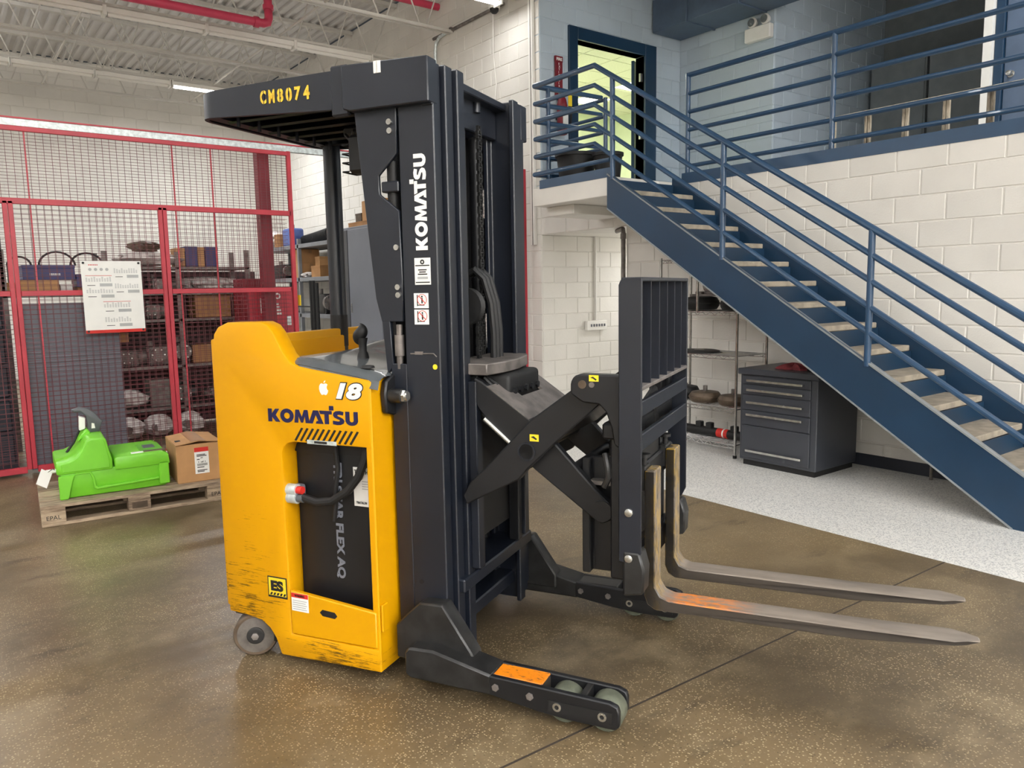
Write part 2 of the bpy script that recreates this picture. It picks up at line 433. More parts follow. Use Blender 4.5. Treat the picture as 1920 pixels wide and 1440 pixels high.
# ------------------------------------------------------------------ main walls
wr = struct(MB().box(XW, XW+.2, -14.2, 6.06, 0, ZM).obj('wall_right', M['block']))
block_wall(wr, 'x', XW, -1, (1.2, 6.06), (0, ZM), .375, .39, .2, (), M['block'])
ws = struct(MB().box(XW, XW+.2, YC+.15, YB+.2, 0, ZD).obj('wall_side', M['block']))
block_wall(ws, 'x', XW, -1, (YC, YB), (0, ZD), YC, .40, .2, (), M['block'])
wl_ = struct(MB().box(XW, XW+.2, 6.06, YC, 2.2, ZM).obj('wall_lintel', M['block']))
block_wall(wl_, 'x', XW, -1, (6.06, YC), (2.2, ZM), 6.06, .40, .2, (), M['block'])
wa = struct(MB().box(XW, 9.2, YC, YC+.15, 0, ZM).obj('wall_alcove', M['block']))
block_wall(wa, 'y', YC, -1, (XW, 9.0), (0, 2.2), 6.41, .40, .2, (), M['block'])
we = struct(MB().box(9.0, 9.2, 5.8, YC, 0, ZM).obj('wall_alcove_end', M['block']))
wn = struct(MB().box(XW+.2, 9.2, 5.86, 6.06, 0, ZM).obj('wall_alcove_near', M['block']))
wb = struct(MB().box(-7.2, XW+.2, YB, YB+.2, 0, ZD).obj('wall_back', M['block']))
block_wall(wb, 'y', YB, -1, (.4, XW), (1.6, ZD), 3.22, .42, .2, (), M['block'])
struct(MB().box(-7.2, -7.0, -14.2, YB, 0, ZD).obj('wall_left', M['block']))
struct(MB().box(-7.2, 12.0, -14.4, -14.2, 0, ZD).obj('wall_behind', M['block']))
struct(MB().box(XW-.015, XW+.001, -14.2, 6.05, 0, .1).obj('baseboard_right', M['base_dark']))
struct(MB().box(XW+.2, 9.0, YC-.015, YC+.001, 0, .1).obj('baseboard_alcove', M['base_dark']))

# ------------------------------------------------------------------ mezzanine shell
mz = struct(MB().box(XW+.2, 12.0, -14.2, YC+.15, 2.2, ZM).obj('floor_mezzanine', M['block']))
DX0, DX1, DZ1 = 6.83, 8.06, 4.64
wd_ = struct(MB().box(XW, DX0, YC, YC+.15, ZM, ZD).box(DX1, 8.8, YC, YC+.15, ZM, ZD).box(DX0, DX1, YC, YC+.15, DZ1, ZD).obj('wall_door', M['block_blue']))
block_wall(wd_, 'y', YC, -1, (XW+.004, 8.8), (ZM, ZD), 6.41, .40, .2, [(6.68, 8.28, ZM-.1, 4.79)], M['block_blue'])
wu = struct(MB().box(8.8, 9.0, 6.0, YC+.15, ZM, ZD).obj('wall_upper', M['block_blue']))
block_wall(wu, 'x', 8.8, -1, (6.0, YC), (ZM, ZD), 6.0, .40, .2, (), M['block_blue'])
wv = struct(MB().box(9.0, 11.7, 6.0, 6.2, ZM, ZD).obj('wall_recess', M['block_blue']))
block_wall(wv, 'y', 6.0, -1, (8.8, 11.5), (ZM, ZD), 8.8, .40, .2, (), M['block_blue'])
struct(MB().box(11.5, 11.7, 3.0, 6.0, ZM, ZD).obj('wall_recess_back', M['dark_panel']))
struct(MB().box(8.8, 9.0, -14.2, 2.30, ZM, ZD).box(8.8, 9.0, 2.30, 3.52, 4.75, ZD).box(8.8, 9.0, 3.44, 3.52, ZM, 4.75).obj('wall_mezzanine', M['block_blue']))
struct(MB().box(9.0, 11.7, 3.3, 3.5, ZM, ZD).obj('wall_recess_near', M['dark_panel']))
struct(MB().box(XW+.2, 12.0, -14.2, YC, 5.6, ZD+.2).obj('ceiling_mezzanine', M['mezz_ceiling']))
struct(MB().box(XW, XW+.2, -14.2, YC, 5.35, ZD).obj('wall_bulkhead', M['mezz_ceiling']))
# open office door, its frame and the room behind
fr = struct(MB().box(6.68, DX0, YC-.03, YC+.16, ZM, 4.79).box(DX1+.0, 8.28, YC-.03, YC+.16, ZM, 4.79).box(DX0, DX1, YC-.03, YC+.16, DZ1, 4.79).obj('door_1', M['blue_dark'], bevel=.006))
lf = MB().box(0, .92, 0, .045, 0, 2.04).obj('door_leaf', M['blue_dark'], fr, .004); lf.location = (8.05, YC+.17, ZM+.01); lf.rotation_euler = (0, 0, math.radians(28))
for hz in (2.85, 3.6, 4.36): MB().box(8.01, 8.07, YC+.02, YC+.05, hz-.055, hz+.055).obj('hinge', M['steel'], fr, .003)
of = struct(MB().box(6.4, 11.8, 12.0, 12.1, ZM, 5.2).box(6.425, 6.5, YC+.15, 12.1, ZM, 5.2).box(11.8, 11.9, YC+.15, 12.1, ZM, 5.2).box(9.0, 11.8, YC+.15, YC+.25, ZM, 5.2).obj('wall_office', M['office']))
struct(MB().box(6.43, 11.8, YC+.15, 12.0, ZM-.1, ZM).obj('floor_office', M['tile']))
oc = struct(MB().box(6.43, 11.9, YC+.15, 12.1, 5.06, 5.12).obj('ceiling_office', M['white']))
tm = None
for i in range(9):
    for j in range(7):
        if tm is None:
            tm = MB().box(.012, .598, .012, .598, 0, .02).mesh('ceiling_tile', .004); tm.materials.append(M['tile'])
        if (i, j) in ((3, 3), (6, 3), (3, 5), (6, 5), (1, 4)): continue
        o = bpy.data.objects.new('ceiling_tile', tm); COL.objects.link(o); o.parent = oc; o.location = (6.42+i*.61, YC+.2+j*.61, 5.045)
for (i, j) in ((3, 3), (6, 3), (3, 5), (6, 5), (1, 4)):
    o = MB().box(.03, .58, .03, .58, .012, .016).obj('light_panel', M['office_on'], oc); o.location = (6.42+i*.61, YC+.2+j*.61, 5.045)
lg = bpy.data.lights.new('office_lamp', 'AREA'); lg.shape = 'RECTANGLE'; lg.size = 2.4; lg.size_y = 2.0; lg.energy = 100; lg.color = (1.0, .985, .88)
lo = bpy.data.objects.new('office_lamp', lg); COL.objects.link(lo); lo.location = (8.6, 9.8, 5.02); lo.parent = oc
bl = struct(MB().box(8.7, 11.0, 11.93, 11.99, 3.0, 4.25).obj('window_1', M['white']))
for k in range(26): MB().box(8.74, 10.96, 11.89, 11.925, 3.03+k*.044, 3.062+k*.044).obj('blind_slat', M['blind'], bl)

# second mezzanine door at the right
d2 = struct(MB().box(8.76, 9.0, 3.36, 3.44, ZM, 4.75).box(8.76, 9.0, 2.30, 2.38, ZM, 4.75).box(8.76, 9.0, 2.38, 3.36, 4.66, 4.75).obj('door_2', M['blue_dark'], bevel=.004))
dl = MB().box(8.80, 8.85, 2.385, 3.355, ZM+.01, 4.655).obj('door_leaf', M['duct'], d2, .003)
MB().lathe([(.001, 0), (.034, 0), (.034, .008), (.012, .012), (.012, .04), (.022, .045), (.03, .06), (.024, .078), (.001, .082)], (0, 0, 0), 18).xf(Matrix.Translation((8.80, 3.29, 3.574)) @ Matrix.Rotation(-PI/2, 4, 'Y')).obj('door_knob', M['steel'], dl)
struct(MB().box(8.70, 8.80, 3.445, 3.525, ZM, 5.6).obj('trim_1', M['white']))
# dark lockers in the recess
for k, y in enumerate((3.52, 4.32, 5.12)):
    t = thing('tall_locker', ['dark grey metal locker beside the second blue door, behind the wooden ladder', 'middle dark grey metal locker at the back of the upper recess', 'dark grey metal locker nearest the blue grey block wall upstairs'][k], 'locker', (11.2, y, ZM), 0, 'lockers in the upper recess')
    MB().box(-.22, .22, .01, .78, 0, 2.0).obj('body', M['dark_panel'], t, .006)
    MB().box(-.235, -.22, .03, .76, .06, 1.97).obj('door', M['dark_panel'], t, .004)
t = thing('air_duct', 'blue grey painted air duct under the mezzanine ceiling', 'duct', (8.49, 6.6, 4.95))
MB().box(-.30, .28, -1.0, .9, 0, .42).obj('duct_body', M['duct'], t, .006)
for y in (-.5, .3): MB().box(-.32, .285, y, y+.03, -.015, .44).obj('duct_flange', M['duct'], t, .004)
MB().box(-.9, -.3, -1.0, -.4, .08, .42).obj('branch', M['duct'], t, .006)

# ------------------------------------------------------------------ roof deck and joists
mb = MB(); P = .152; x = -7.0; prof = []
while x < XW:
    prof += [(x, 0), (x+.045, 0), (x+.062, .04), (x+.135, .04)]; x += P
prof = [(a, ZD-.02+b) for a, b in prof if a < XW]
vs = [(a, -14.2, z) for a, z in prof]+[(a, YB, z) for a, z in prof]; n = len(prof)
mb.add(vs, [(i, i+1, n+i+1, n+i) for i in range(n-1)])
deck = struct(mb.obj('ceiling', M['ceil']))
ZB = 5.10
def joist(y, label, x0=-7.0, x1=XW-.02):
    t = thing('roof_joist', label, 'joist', (0, y, 0), 0, 'open web roof joists')
    for s in (-1, 1):
        MB().box(x0, x1, s*.012+(-.04 if s < 0 else 0), s*.012+(.04 if s > 0 else 0), ZB, ZB+.035).obj('bottom_chord', M['joist'], t)
    MB().box(x0, x1, -.05, .05, ZD-.075, ZD-.022).obj('top_chord', M['joist'], t)
    x = x1-.4; 
    while x > max(x0, -.2)+.5:
        a = (x, 0, ZB+.02); b1 = (x+.30, 0, ZD-.05); b2 = (x-.42, 0, ZD-.05)
        MB().cyl(a, b1, .011, 6).obj('web_rod', M['joist'], t); MB().cyl((x-.1, 0, ZB+.02), b2, .011, 6).obj('web_rod', M['joist'], t)
        x -= .62
    return t
for y, l in ((15.6, 'open web roof joist nearest the far back wall'), (14.1, 'open web roof joist behind the lit strip light at the far end'),
             (12.55, 'open web roof joist between the unlit fixture row and the far strip light'), (11.0, 'open web roof joist carrying the long row of unlit fixtures'),
             (9.45, 'open web roof joist with bright bottom chord ending above the mast'), (7.9, 'open web roof joist at the top edge over the side wall, by the dome camera')):
    joist(y, l)
# bracing angle rods between joists
t = thing('bridging_bar', 'slim white bracing bars running across the roof joists', 'brace', (0, 0, 0))
for x in (1.9, 4.3): MB().cyl((x, 7.9, ZB+.03), (x, 15.6, ZB+.03), .016, 6).obj('bar', M['joist'], t)

def strip_light(x, y, label, lit=True, ln=1.2, z=ZB, power=1.0, up=True):
    t = thing('strip_light', label, 'light', (x, y, z), 0, 'lit ceiling strip lights' if lit else 'unlit ceiling strip lights')
    MB().prism([(-.08, -.02), (-.06, -.075), (.06, -.075), (.08, -.02), (.05, 0), (-.05, 0)], 'x', 0, ln).obj('housing', M['white'], t, .004)
    MB().cyl((.03, 0, -.088), (ln-.03, 0, -.088), .026, 10).obj('tube', M['tube_on'] if lit else M['white'], t)
    for e in (0, ln): MB().box(e-.012, e+.012, -.085, .085, -.115, .0).obj('end_cap', M['white'], t, .003)
    if lit:
        for (w, z, rx) in ((LAMP_W*power, -.125, 0), (LAMP_W*power*1.0, .01, PI))[:2 if up else 1]:
            l = bpy.data.lights.new('lamp', 'AREA'); l.shape = 'RECTANGLE'; l.size = ln; l.size_y = .14; l.energy = w; l.color = (.985, .992, 1.0)
            o = bpy.data.objects.new('lamp', l); COL.objects.link(o); o.location = (ln/2, 0, z); o.rotation_euler = (rx, 0, 0); o.parent = t
    return t
strip_light(3.62, 14.1, 'lit white strip light hanging behind the overhead guard, far end', up=False, power=2.2)
strip_light(4.72, 7.95, 'lit strip light at the top edge near the dome camera', power=.22, up=False)
for k in range(5):
    strip_light(-.35+k*1.22, 11.0, ['unlit strip light at the left edge of the long fixture row', 'second unlit strip light from the left in the long fixture row', 'middle unlit strip light of the long fixture row', 'fourth unlit strip light of the long row, left of the mast', 'last unlit strip light of the long row, touching the side wall end'][k], False, 1.2)
for k in range(3): strip_light(.2+k*1.13, 14.1, ['unlit fixture at the left edge in the far fixture row', 'middle unlit fixture left of the far lit strip light', 'unlit fixture touching the far lit strip light'][k], False, 1.12)
for (x, y, w) in [(-5.2, 12, 2.0), (-5.2, 8, 1.2), (-2.4, 8, 1.0), (-1.2, 12.6, 2.4), (-4.6, 4.2, .6), (-1.6, 4.2, .4), (1.6, 4.2, .4), (-4.6, .6, .6), (-1.6, .6, .4), (1.6, .6, .35), (-5, -3, 1.6), (-2.2, -3, 1.2), (.6, -3, 1.0), (3.4, -3, .7), (-5, -6.5, 3.2), (-2.2, -6.5, 2.8), (.6, -6.5, 2.8), (3.4, -6.5, 1.6), (-5, -10, 3.0), (-2.2, -10, 3.8), (.6, -10, 3.8), (3.4, -10, 2.8), (-5, -13, 3.2), (-2.2, -13, 4.2), (.6, -13, 4.2), (3.4, -13, 3.2)]:  # unseen fixtures; rear rows added and weighted to light the alcove wall
    strip_light(x, y, 'unseen strip light above and behind the viewer', z=ZB, power=w)
strip_light(7.7, 6.75, 'added strip light in the passage under the mezzanine, hidden by the lintel', z=2.19, power=.31, up=False)  # added lamp, out of sight, to brighten the alcove wall
strip_light(7.0, 2.2, 'added strip light over the mezzanine, unseen to the right', z=5.55)  # added lamp, out of view, to lift the mezzanine walls

# sprinkler pipe
t = thing('sprinkler_pipe', 'bright red sprinkler pipe with a right-angle elbow under the roof deck', 'pipe', (0, 0, 0))
PZ, PY, PX_ = 5.05, 10.35, 3.93
MB().tube([(-3, PY, PZ), (PX_-.08, PY, PZ), (PX_-.02, PY, PZ+.02), (PX_, PY, PZ+.08), (PX_, PY, ZD-.04)], .055, 14).obj('pipe', M['pipe_red'], t)
MB().cyl((PX_-.2, PY, PZ), (PX_-.14, PY, PZ), .07, 14).obj('coupling', M['pipe_red'], t)
MB().cyl((PX_, PY, PZ+.18), (PX_, PY, PZ+.24), .07, 14).obj('coupling', M['pipe_red'], t)
t = thing('sprinkler_branch', 'dark red sprinkler branch pipe running into the side wall at the top edge', 'pipe', (5.0, 9.78, 5.55))
MB().cyl((-1.2, 0, 0), (1.21, 0, 0), .05, 14).obj('pipe', M['pipe_red'], t)
MB().cyl((-1.2, 0, 0), (-1.2, 0, .37), .05, 14).obj('riser', M['pipe_red'], t)
# ------------------------------------------------------------------ staircase and railings
XS = 5.26
st = thing('staircase', 'blue steel staircase with pipe railing rising to the mezzanine landing', 'staircase', (5.7, 1.8, 0))
SH = (5.7, 1.8, 0)
SL = .628
def stz(y): return (y-1.764)*SL
poly = [(1.62, 0), (1.80, 0), (5.372, 2.28), (5.372, 2.596), (5.33, 2.596), (1.62, .26)]
MB(SH).prism(poly, 'x', XS-.012, XS+.012).obj('stringer', M['blue_dark'], st)
# grey top and bottom flanges of the near stringer
for (p, q, nm) in (((1.62, .26), (5.372, 2.60), 0), ((1.80, 0.0), (5.372, 2.28), 1)):
    d = Vector((0, q[0]-p[0], q[1]-p[1])).normalized(); nrm = Vector((0, -d.z, d.y)) * .006
    for s in (0,):
        a, b = Vector((0, p[0], p[1])), Vector((0, q[0], q[1]))
        pts = [(v.y, v.z) for v in (a-nrm, b-nrm, b+nrm, a+nrm)]
        MB(SH).prism(pts, 'x', XS-.016, XS+.03).obj('flange', M['nosing'], st)
MB(SH).prism([(1.62, 0), (1.80, 0), (5.372, 2.24), (5.372, 2.62), (1.62, .30)], 'x', XW-.05, XW-.02).obj('stringer', M['blue_dark'], st)
for k in range(1, 15):
    y = 5.37-.273*(15-k); z = .1733*k
    MB(SH).box(XS+.012, XW-.05, y, y+.30, z-.045, z).obj('tread', M['tread'], st, .006)
    MB(SH).box(XS+.012, XW-.05, y+.26, y+.268, z, z+.1733-.045).obj('riser', M['blue_dark'], st)
MB(SH).box(XS+.012, XW-.05, 5.37-.273*14-.02, 5.37-.273*14-.012, 0, .128).obj('riser', M['blue_dark'], st)
# pipe rails: five sloping bars joined to the bars along the landing
RR = .021
bars = [3.63, 3.45, 3.27, 3.09, 2.91]
for i, z in enumerate(bars):
    y0 = 1.2
    MB(SH).tube([(XS, y0, z-(5.55-y0)*.620), (XS, 5.55, z), (XS, 6.45, z), (XW-.02, 6.43, z)], RR if i else RR+.004, 10).obj('rail_bar', M['blue'], st)
MB(SH).tube([(XS, 5.34, 2.73), (XS, 6.47, 2.73), (XW-.02, 6.45, 2.73)], RR, 10).obj('rail_bar', M['blue'], st)
for y in (5.31, 4.037, 2.774, 1.5):
    zt = 3.63-(5.55-y)*.62; MB(SH).cyl((XS, y, stz(y)+.315), (XS, y, zt), .024, 12).obj('rail_post', M['blue'], st)
MB(SH).cyl((5.42, 6.43, 2.6), (5.42, 6.43, 3.62), .024, 12).obj('rail_post', M['blue'], st)
# landing
ld = thing('landing', 'white concrete landing slab with blue kick plate at the stair head', 'landing', (5.7, 5.9, 2.4))
SL2 = (5.7, 5.9, 2.4)
MB(SL2).box(XS, XW, 5.372, 6.5, 2.40, 2.585).obj('slab', M['block'], ld, .006)
MB(SL2).box(XS-.004, XS+.008, 5.32, 6.39, 2.572, 2.66).obj('kick_plate', M['blue'], ld)
MB(SL2).box(5.44, XW, 6.06, 6.5, 2.30, 2.40).obj('corbel', M['block'], ld, .006)
# mezzanine railing
mr = thing('mezzanine_railing', 'long blue six-bar pipe railing along the mezzanine edge', 'railing', (XW+.04, 3.0, ZM))
S3 = (XW+.04, 3.0, ZM)
for i, z in enumerate((3.62, 3.44, 3.265, 3.09, 2.91, 2.735)):
    MB(S3).tube([(XW+.04, .6, z), (XW+.04, 5.25, z)], RR+(.004 if i == 0 else 0), 10).obj('rail_bar', M['blue'], mr)
for y in (5.25, 3.69, 2.13): MB(S3).cyl((XW+.04, y, ZM), (XW+.04, y, 3.64), .024, 12).obj('rail_post', M['blue'], mr)
MB(S3).box(XW-.012, XW+.004, .4, 5.28, ZM-.01, ZM+.095).obj('kick_plate', M['blue'], mr)
rr_ = thing('short_railing', 'short blue pipe railing between the landing and the office door', 'railing', (XW+.04, 7.0, ZM))
S4 = (XW+.04, 7.0, ZM)
for i, z in enumerate((3.62, 3.44, 3.265, 3.09, 2.91, 2.735)):
    MB(S4).tube([(XW+.04, 6.43, z), (XW+.04, 7.44, z)], RR, 10).obj('rail_bar', M['blue'], rr_)
for y in (6.43, 7.44): MB(S4).cyl((XW+.04, y, ZM), (XW+.04, y, 3.64), .024, 12).obj('rail_post', M['blue'], rr_)

# things on the mezzanine
def bucket(loc, r, h, label):
    t = thing('black_bin', label, 'bin', loc)
    MB().lathe([(r*.8, 0), (r, h), (r*.95, h), (r*.76, .012)], (0, 0, 0), 28).obj('tub', M['soot'], t)
    MB().lathe([(r*.98, h-.03), (r*1.07, h-.03), (r*1.07, h), (r*.95, h)], (0, 0, 0), 28).obj('rim', M['soot'], t)
bucket((5.58, 6.17, 2.586), .21, .34, 'large black plastic tub on the landing behind the railing')
bucket((5.66, 5.78, 2.586), .15, .30, 'smaller black plastic tub on the landing beside the large one')
t = thing('wooden_ladder', 'weathered wooden ladder lying on its edge behind the mezzanine railing', 'ladder', (6.36, 2.6, ZM+.005))
MB().box(-.015, .02, -2.0, 1.2, .34, .38).obj('stile', M['wood_old'], t, .004)
MB().box(-.015, .02, -2.0, 1.2, 0, .04).obj('stile', M['wood_old'], t, .004)
for k in range(10):
    y = 1.14-k*.31
    MB().box(-.012, .017, y-.024, y-.004, .04, .34).box(-.012, .017, y+.004, y+.024, .04, .34).obj('rung', M['wood_old'], t, .002)
t = thing('emergency_light', 'beige emergency light box with two round lamp heads on the upper wall', 'light', (8.79, 6.2, 4.62))
MB().box(-.09, 0, -.19, .19, 0, .17).obj('battery_box', M['white'], t, .012)
for y in (-.10, .09):
    h = MB().lathe([(.001, .06), (.05, .05), (.066, .0), (.06, -.012), (.001, -.02)], (0, 0, 0), 18).xf(Matrix.Translation((-.06, y, .235)) @ Matrix.Rotation(PI/2, 4, 'Y')).obj('lamp_head', M['white'], t)
    MB().lathe([(.001, 0), (.05, 0), (.05, .004), (.001, .004)], (0, 0, 0), 18).xf(Matrix.Translation((-.087, y, .235)) @ Matrix.Rotation(-PI/2, 4, 'Y')).obj('lens', M['steel'], h)
    MB().cyl((-.05, y, .16), (-.05, y, .21), .012, 8).obj('swivel', M['white'], t)
t = thing('extinguisher_sign', 'tall narrow red FIRE EXTINGUISHER sign beside the office door', 'sign', (6.50, YC-.035, 3.90))
MB().box(-.055, .055, -.006, .022, 0, .47).obj('plate', M['red_dark'], t, .002)
MB().box(-.06, .06, -.008, .02, .41, .48).obj('header', M['red_dark'], t, .002)
letters('lettering', 'FIRE', M['decal_white'], t, (-.045, -.0095, .425), (1, 0, 0), (0, 0, 1), .09, .035, .003)
for k, c in enumerate('EXTINGUISHER'):
    letters('lettering', c, M['decal_white'], t, (-.012, -.0075, .375-k*.033), (1, 0, 0), (0, 0, 1), None, .024, .003)
t = thing('fire_extinguisher', 'red fire extinguisher with yellow tag hanging by the office door', 'extinguisher', (6.49, YC-.10, 3.42))
MB().box(-.03, .03, .05, .10, .2, .26).box(-.03, .03, .05, .10, .44, .47).obj('wall_bracket', M['soot'], t)
MB().lathe([(.035, 0), (.06, .01), (.065, .04), (.065, .36), (.05, .43), (.03, .46), (.03, .48)], (0, 0, 0), 22).obj('cylinder', M['red_dark'], t)
MB().box(-.02, .02, -.03, .03, .48, .53).box(-.015, .09, -.012, .012, .53, .55).obj('valve', M['soot'], t, .003)
MB().tube([(.03, -.02, .5), (.12, -.03, .48), (.13, -.03, .3), (.10, -.04, .12)], .013, 8).obj('hose', M['soot'], t)
MB().box(.03, .09, -.085, -.08, .34, .47).obj('inspection_tag', M['sticker_yellow'], t)
MB().box(-.04, .04, -.068, -.06, .12, .28).obj('label_plate', M['decal_white'], t)
t = thing('switch_box', 'white six-gang light switch box on the alcove wall', 'switch', (6.93, YC-.012, .97))
MB().box(0, .36, -.055, 0, 0, .125).obj('box', M['white'], t, .004)
for k in range(6): MB().box(.06+k*.048, .075+k*.048, -.07, -.05, .045, .08).obj('switch', M['cabinet_grey'], t, .002)
t = thing('switch_conduit', 'thin white conduit running up from the light switch box', 'conduit', (7.115, YC-.03, 1.10))
MB().cyl((0, 0, 0), (0, 0, 1.10), .016, 10).obj('conduit', M['white'], t); MB().cyl((0, 0, .62), (0, 0, .66), .022, 10).obj('coupling', M['white'], t)
t = thing('corner_pipe', 'grey pipe running down the corner beside the alcove opening', 'pipe', (XW-.03, 6.08, .0))
MB().tube([(.0, 0, .1), (0, 0, 2.12), (.02, .03, 2.17), (.3, .4, 2.18)], .026, 10).obj('pipe', M['iron'], t)
MB().cyl((0, 0, 2.06), (0, 0, 2.12), .034, 10).obj('coupling', M['iron'], t)
t = thing('cable_trunking', 'white cable trunking down the edge of the side wall', 'trunking', (XW-.03, 7.66, 2.08))
MB().box(-.02, .022, -.05, .03, 0, 3.5).obj('trunking', M['white'], t, .003); MB().box(-.025, -.02, -.02, -.012, 0, 3.5).obj('seam', M['iron'], t)
t = thing('wall_conduit', 'grey conduit running along the side wall under the roof joists', 'conduit', (XW-.03, 8.9, 5.14))
MB().tube([(0, -.7, 0), (0, 1.0, 0)], .022, 8).obj('conduit', M['iron'], t)
for y in (-.6, .5): MB().box(-.03, .03, y, y+.04, -.03, .03).obj('clip', M['iron'], t)
tag(MB().tube([(XW-.04, 8.42, 5.1), (XW-.03, 8.44, 4.6), (XW-.02, 8.40, 4.2), (XW-.03, 8.43, 3.95), (XW-.02, 8.40, 3.75)], .006, 6).obj('hanging_cable', M['white']), 'thin white cable hanging down the side wall', 'cable')
t = thing('flex_conduit', 'silver bent conduit rising above the mast', 'conduit', (XW-.04, 9.85, 4.3))
MB().tube([(0, 0, 0), (0, 0, .66), (0, -.03, .76), (0, -.12, .82), (0, -.4, .84)], .022, 8).obj('conduit', M['zinc'], t)
t = thing('dome_camera', 'small white dome security camera high on the side wall', 'camera', (XW-.12, 8.28, 5.08))
MB().lathe([(.07, .09), (.075, .04), (.072, 0), (.02, -.002)], (0, 0, 0), 20).obj('housing', M['white'], t)
MB().lathe([(.001, -.06), (.03, -.055), (.055, -.03), (.06, 0), (.001, .002)], (0, 0, 0), 20).obj('dome', M['soot'], t)
MB().box(0, .12, -.03, .03, .05, .09).obj('bracket', M['white'], t)

# ------------------------------------------------------------------ wire rack, its load and the drawer cabinet
t = thing('wire_rack', 'chrome wire shelving rack under the stairs', 'shelf', (5.84, 4.58, 0))
for x in (-.22, .22):
    for y, z0, h in ((-.44, 0, 1.42), (.44, 0, 1.80), (0, 1.28, 1.80)):
        p = MB().cyl((x, y, z0+.02), (x, y, h), .0125, 10).obj('post', M['chrome'], t)
        if z0 == 0: MB().cyl((x, y, 0), (x, y, .025), .018, 10).obj('foot', M['soot'], p)
for z, y0 in ((.115, -.44), (.435, -.44), (.91, -.44), (1.30, -.44), (1.78, 0)):
    s = MB().box(-.22, .22, y0, y0+.006, z-.004, z+.004).box(-.22, .22, .434, .44, z-.004, z+.004)
    for x in (-.22, .214):
        s.box(x, x+.006, y0, .44, z-.004, z+.004).box(x, x+.006, y0, .44, z-.034, z-.028)
    sh = s.obj('shelf_frame', M['chrome'], t)
    w = MB()
    for k in range(15): w.cyl((-.22+.03*k+.01, y0, z), (-.22+.03*k+.01, .44, z), .0022, 5)
    for k in range(3): w.cyl((-.22, y0+(.44-y0)*(k+.5)/3, z-.006), (.22, y0+(.44-y0)*(k+.5)/3, z-.006), .003, 5)
    w.obj('shelf_wires', M['chrome'], sh)
    zz = MB(); n = 18
    for x in (-.217, .217):
        pts = [(x, y0+(.44-y0)*i/n, z-(.031 if i % 2 else .002)) for i in range(n+1)]; zz.tube(pts, .0024, 5)
    zz.obj('truss_wire', M['chrome'], sh)
def converter(loc, r, h, label, m, stub=.05):
    t = thing('torque_converter', label, 'machine part', loc, 0, 'round machine parts on the wire rack')
    MB().lathe([(r*.5, 0), (r*.86, h*.06), (r*.98, h*.3), (r, h*.5), (r*.98, h*.66), (r*.84, h*.92), (r*.5, h), (r*.3, h)], (0, 0, 0), 28).obj('drum', m, t)
    MB().lathe([(r*.99, h*.44), (r*1.03, h*.46), (r*1.03, h*.54), (r*.99, h*.56)], (0, 0, 0), 28).obj('weld_ring', m, t)
    MB().cyl((0, 0, h), (0, 0, h+stub), r*.14, 12).obj('hub', M['iron'], t)
converter((5.80, 4.62, .442), .15, .105, 'brown rusty torque converter in the middle of the low wire shelf', M['brown_dark'])
converter((5.80, 4.30, .442), .14, .10, 'brown rusty torque converter at the right end of the low wire shelf', M['brown_dark'])
converter((5.86, 4.90, .442), .13, .13, 'dark converter drum at the left end of the low wire shelf', M['soot'], .02)
converter((5.82, 4.70, 1.306), .17, .13, 'black converter drum on the upper wire shelf above the yellow tag', M['soot'], .04)
converter((5.80, 4.30, 1.306), .13, .12, 'second black drum on the upper wire shelf, half hidden by the stairs', M['soot'], .03)
t = thing('bearing_housing', 'grey bearing housing lying high on the wire rack', 'machine part', (5.85, 4.62, 1.486))
MB().lathe([(.05, 0), (.09, 0), (.09, .03), (.05, .03)], (0, 0, 0), 20, ring=True).xf(Matrix.Rotation(PI/2, 4, 'Y') @ Matrix.Translation((-.06, 0, 0))).obj('ring', M['iron'], t)
MB().box(-.02, .04, -.16, .16, -.03, -.006).obj('base', M['iron'], t, .004)
t2 = MB().box(-.05, .05, -.2, .2, -.05, -.03); t2.obj('packing', M['iron'], t)
t = thing('clutch_plate', 'flat dark round plate on the middle wire shelf', 'machine part', (5.78, 4.68, .916))
MB().lathe([(.03, 0), (.19, 0), (.19, .012), (.16, .018), (.03, .018)], (0, 0, 0), 32).obj('disc', M['soot'], t)
MB().lathe([(.02, .018), (.045, .018), (.045, .026), (.02, .026)], (0, 0, 0), 20).obj('hub', M['iron'], t)
t = thing('yellow_tag', 'yellow paper tag hanging from the upper wire shelf', 'tag', (5.60, 4.76, 1.16))
MB().box(-.002, .002, -.03, .03, 0, .115).obj('card', M['sticker_yellow'], t); MB().cyl((0, 0, .11), (.02, 0, .14), .0015, 5).obj('string', M['white'], t)
MB().box(-.003, -.0021, -.004, .012, .03, .075).obj('writing', M['ink'], t)
t = thing('hydraulic_cylinder', 'black hydraulic cylinder with a red label on the lowest wire shelf', 'machine part', (5.80, 4.58, .166))
MB().cyl((0, -.40, 0), (0, .30, 0), .042, 18).obj('barrel', M['soot'], t)
MB().cyl((0, -.40, 0), (0, -.42, 0), .03, 12).obj('end_plug', M['iron'], t)
for y in (-.3, -.02, .1): MB().box(-.03, .03, y-.03, y+.03, .03, .085).obj('port', M['soot'], t, .006)
MB().cyl((0, -.24, 0), (0, -.12, 0), .0432, 18).obj('label_band', M['red_ink'], t)
MB().cyl((0, -.20, 0), (0, -.185, 0), .0436, 18).obj('label_stripe', M['decal_white'], t)

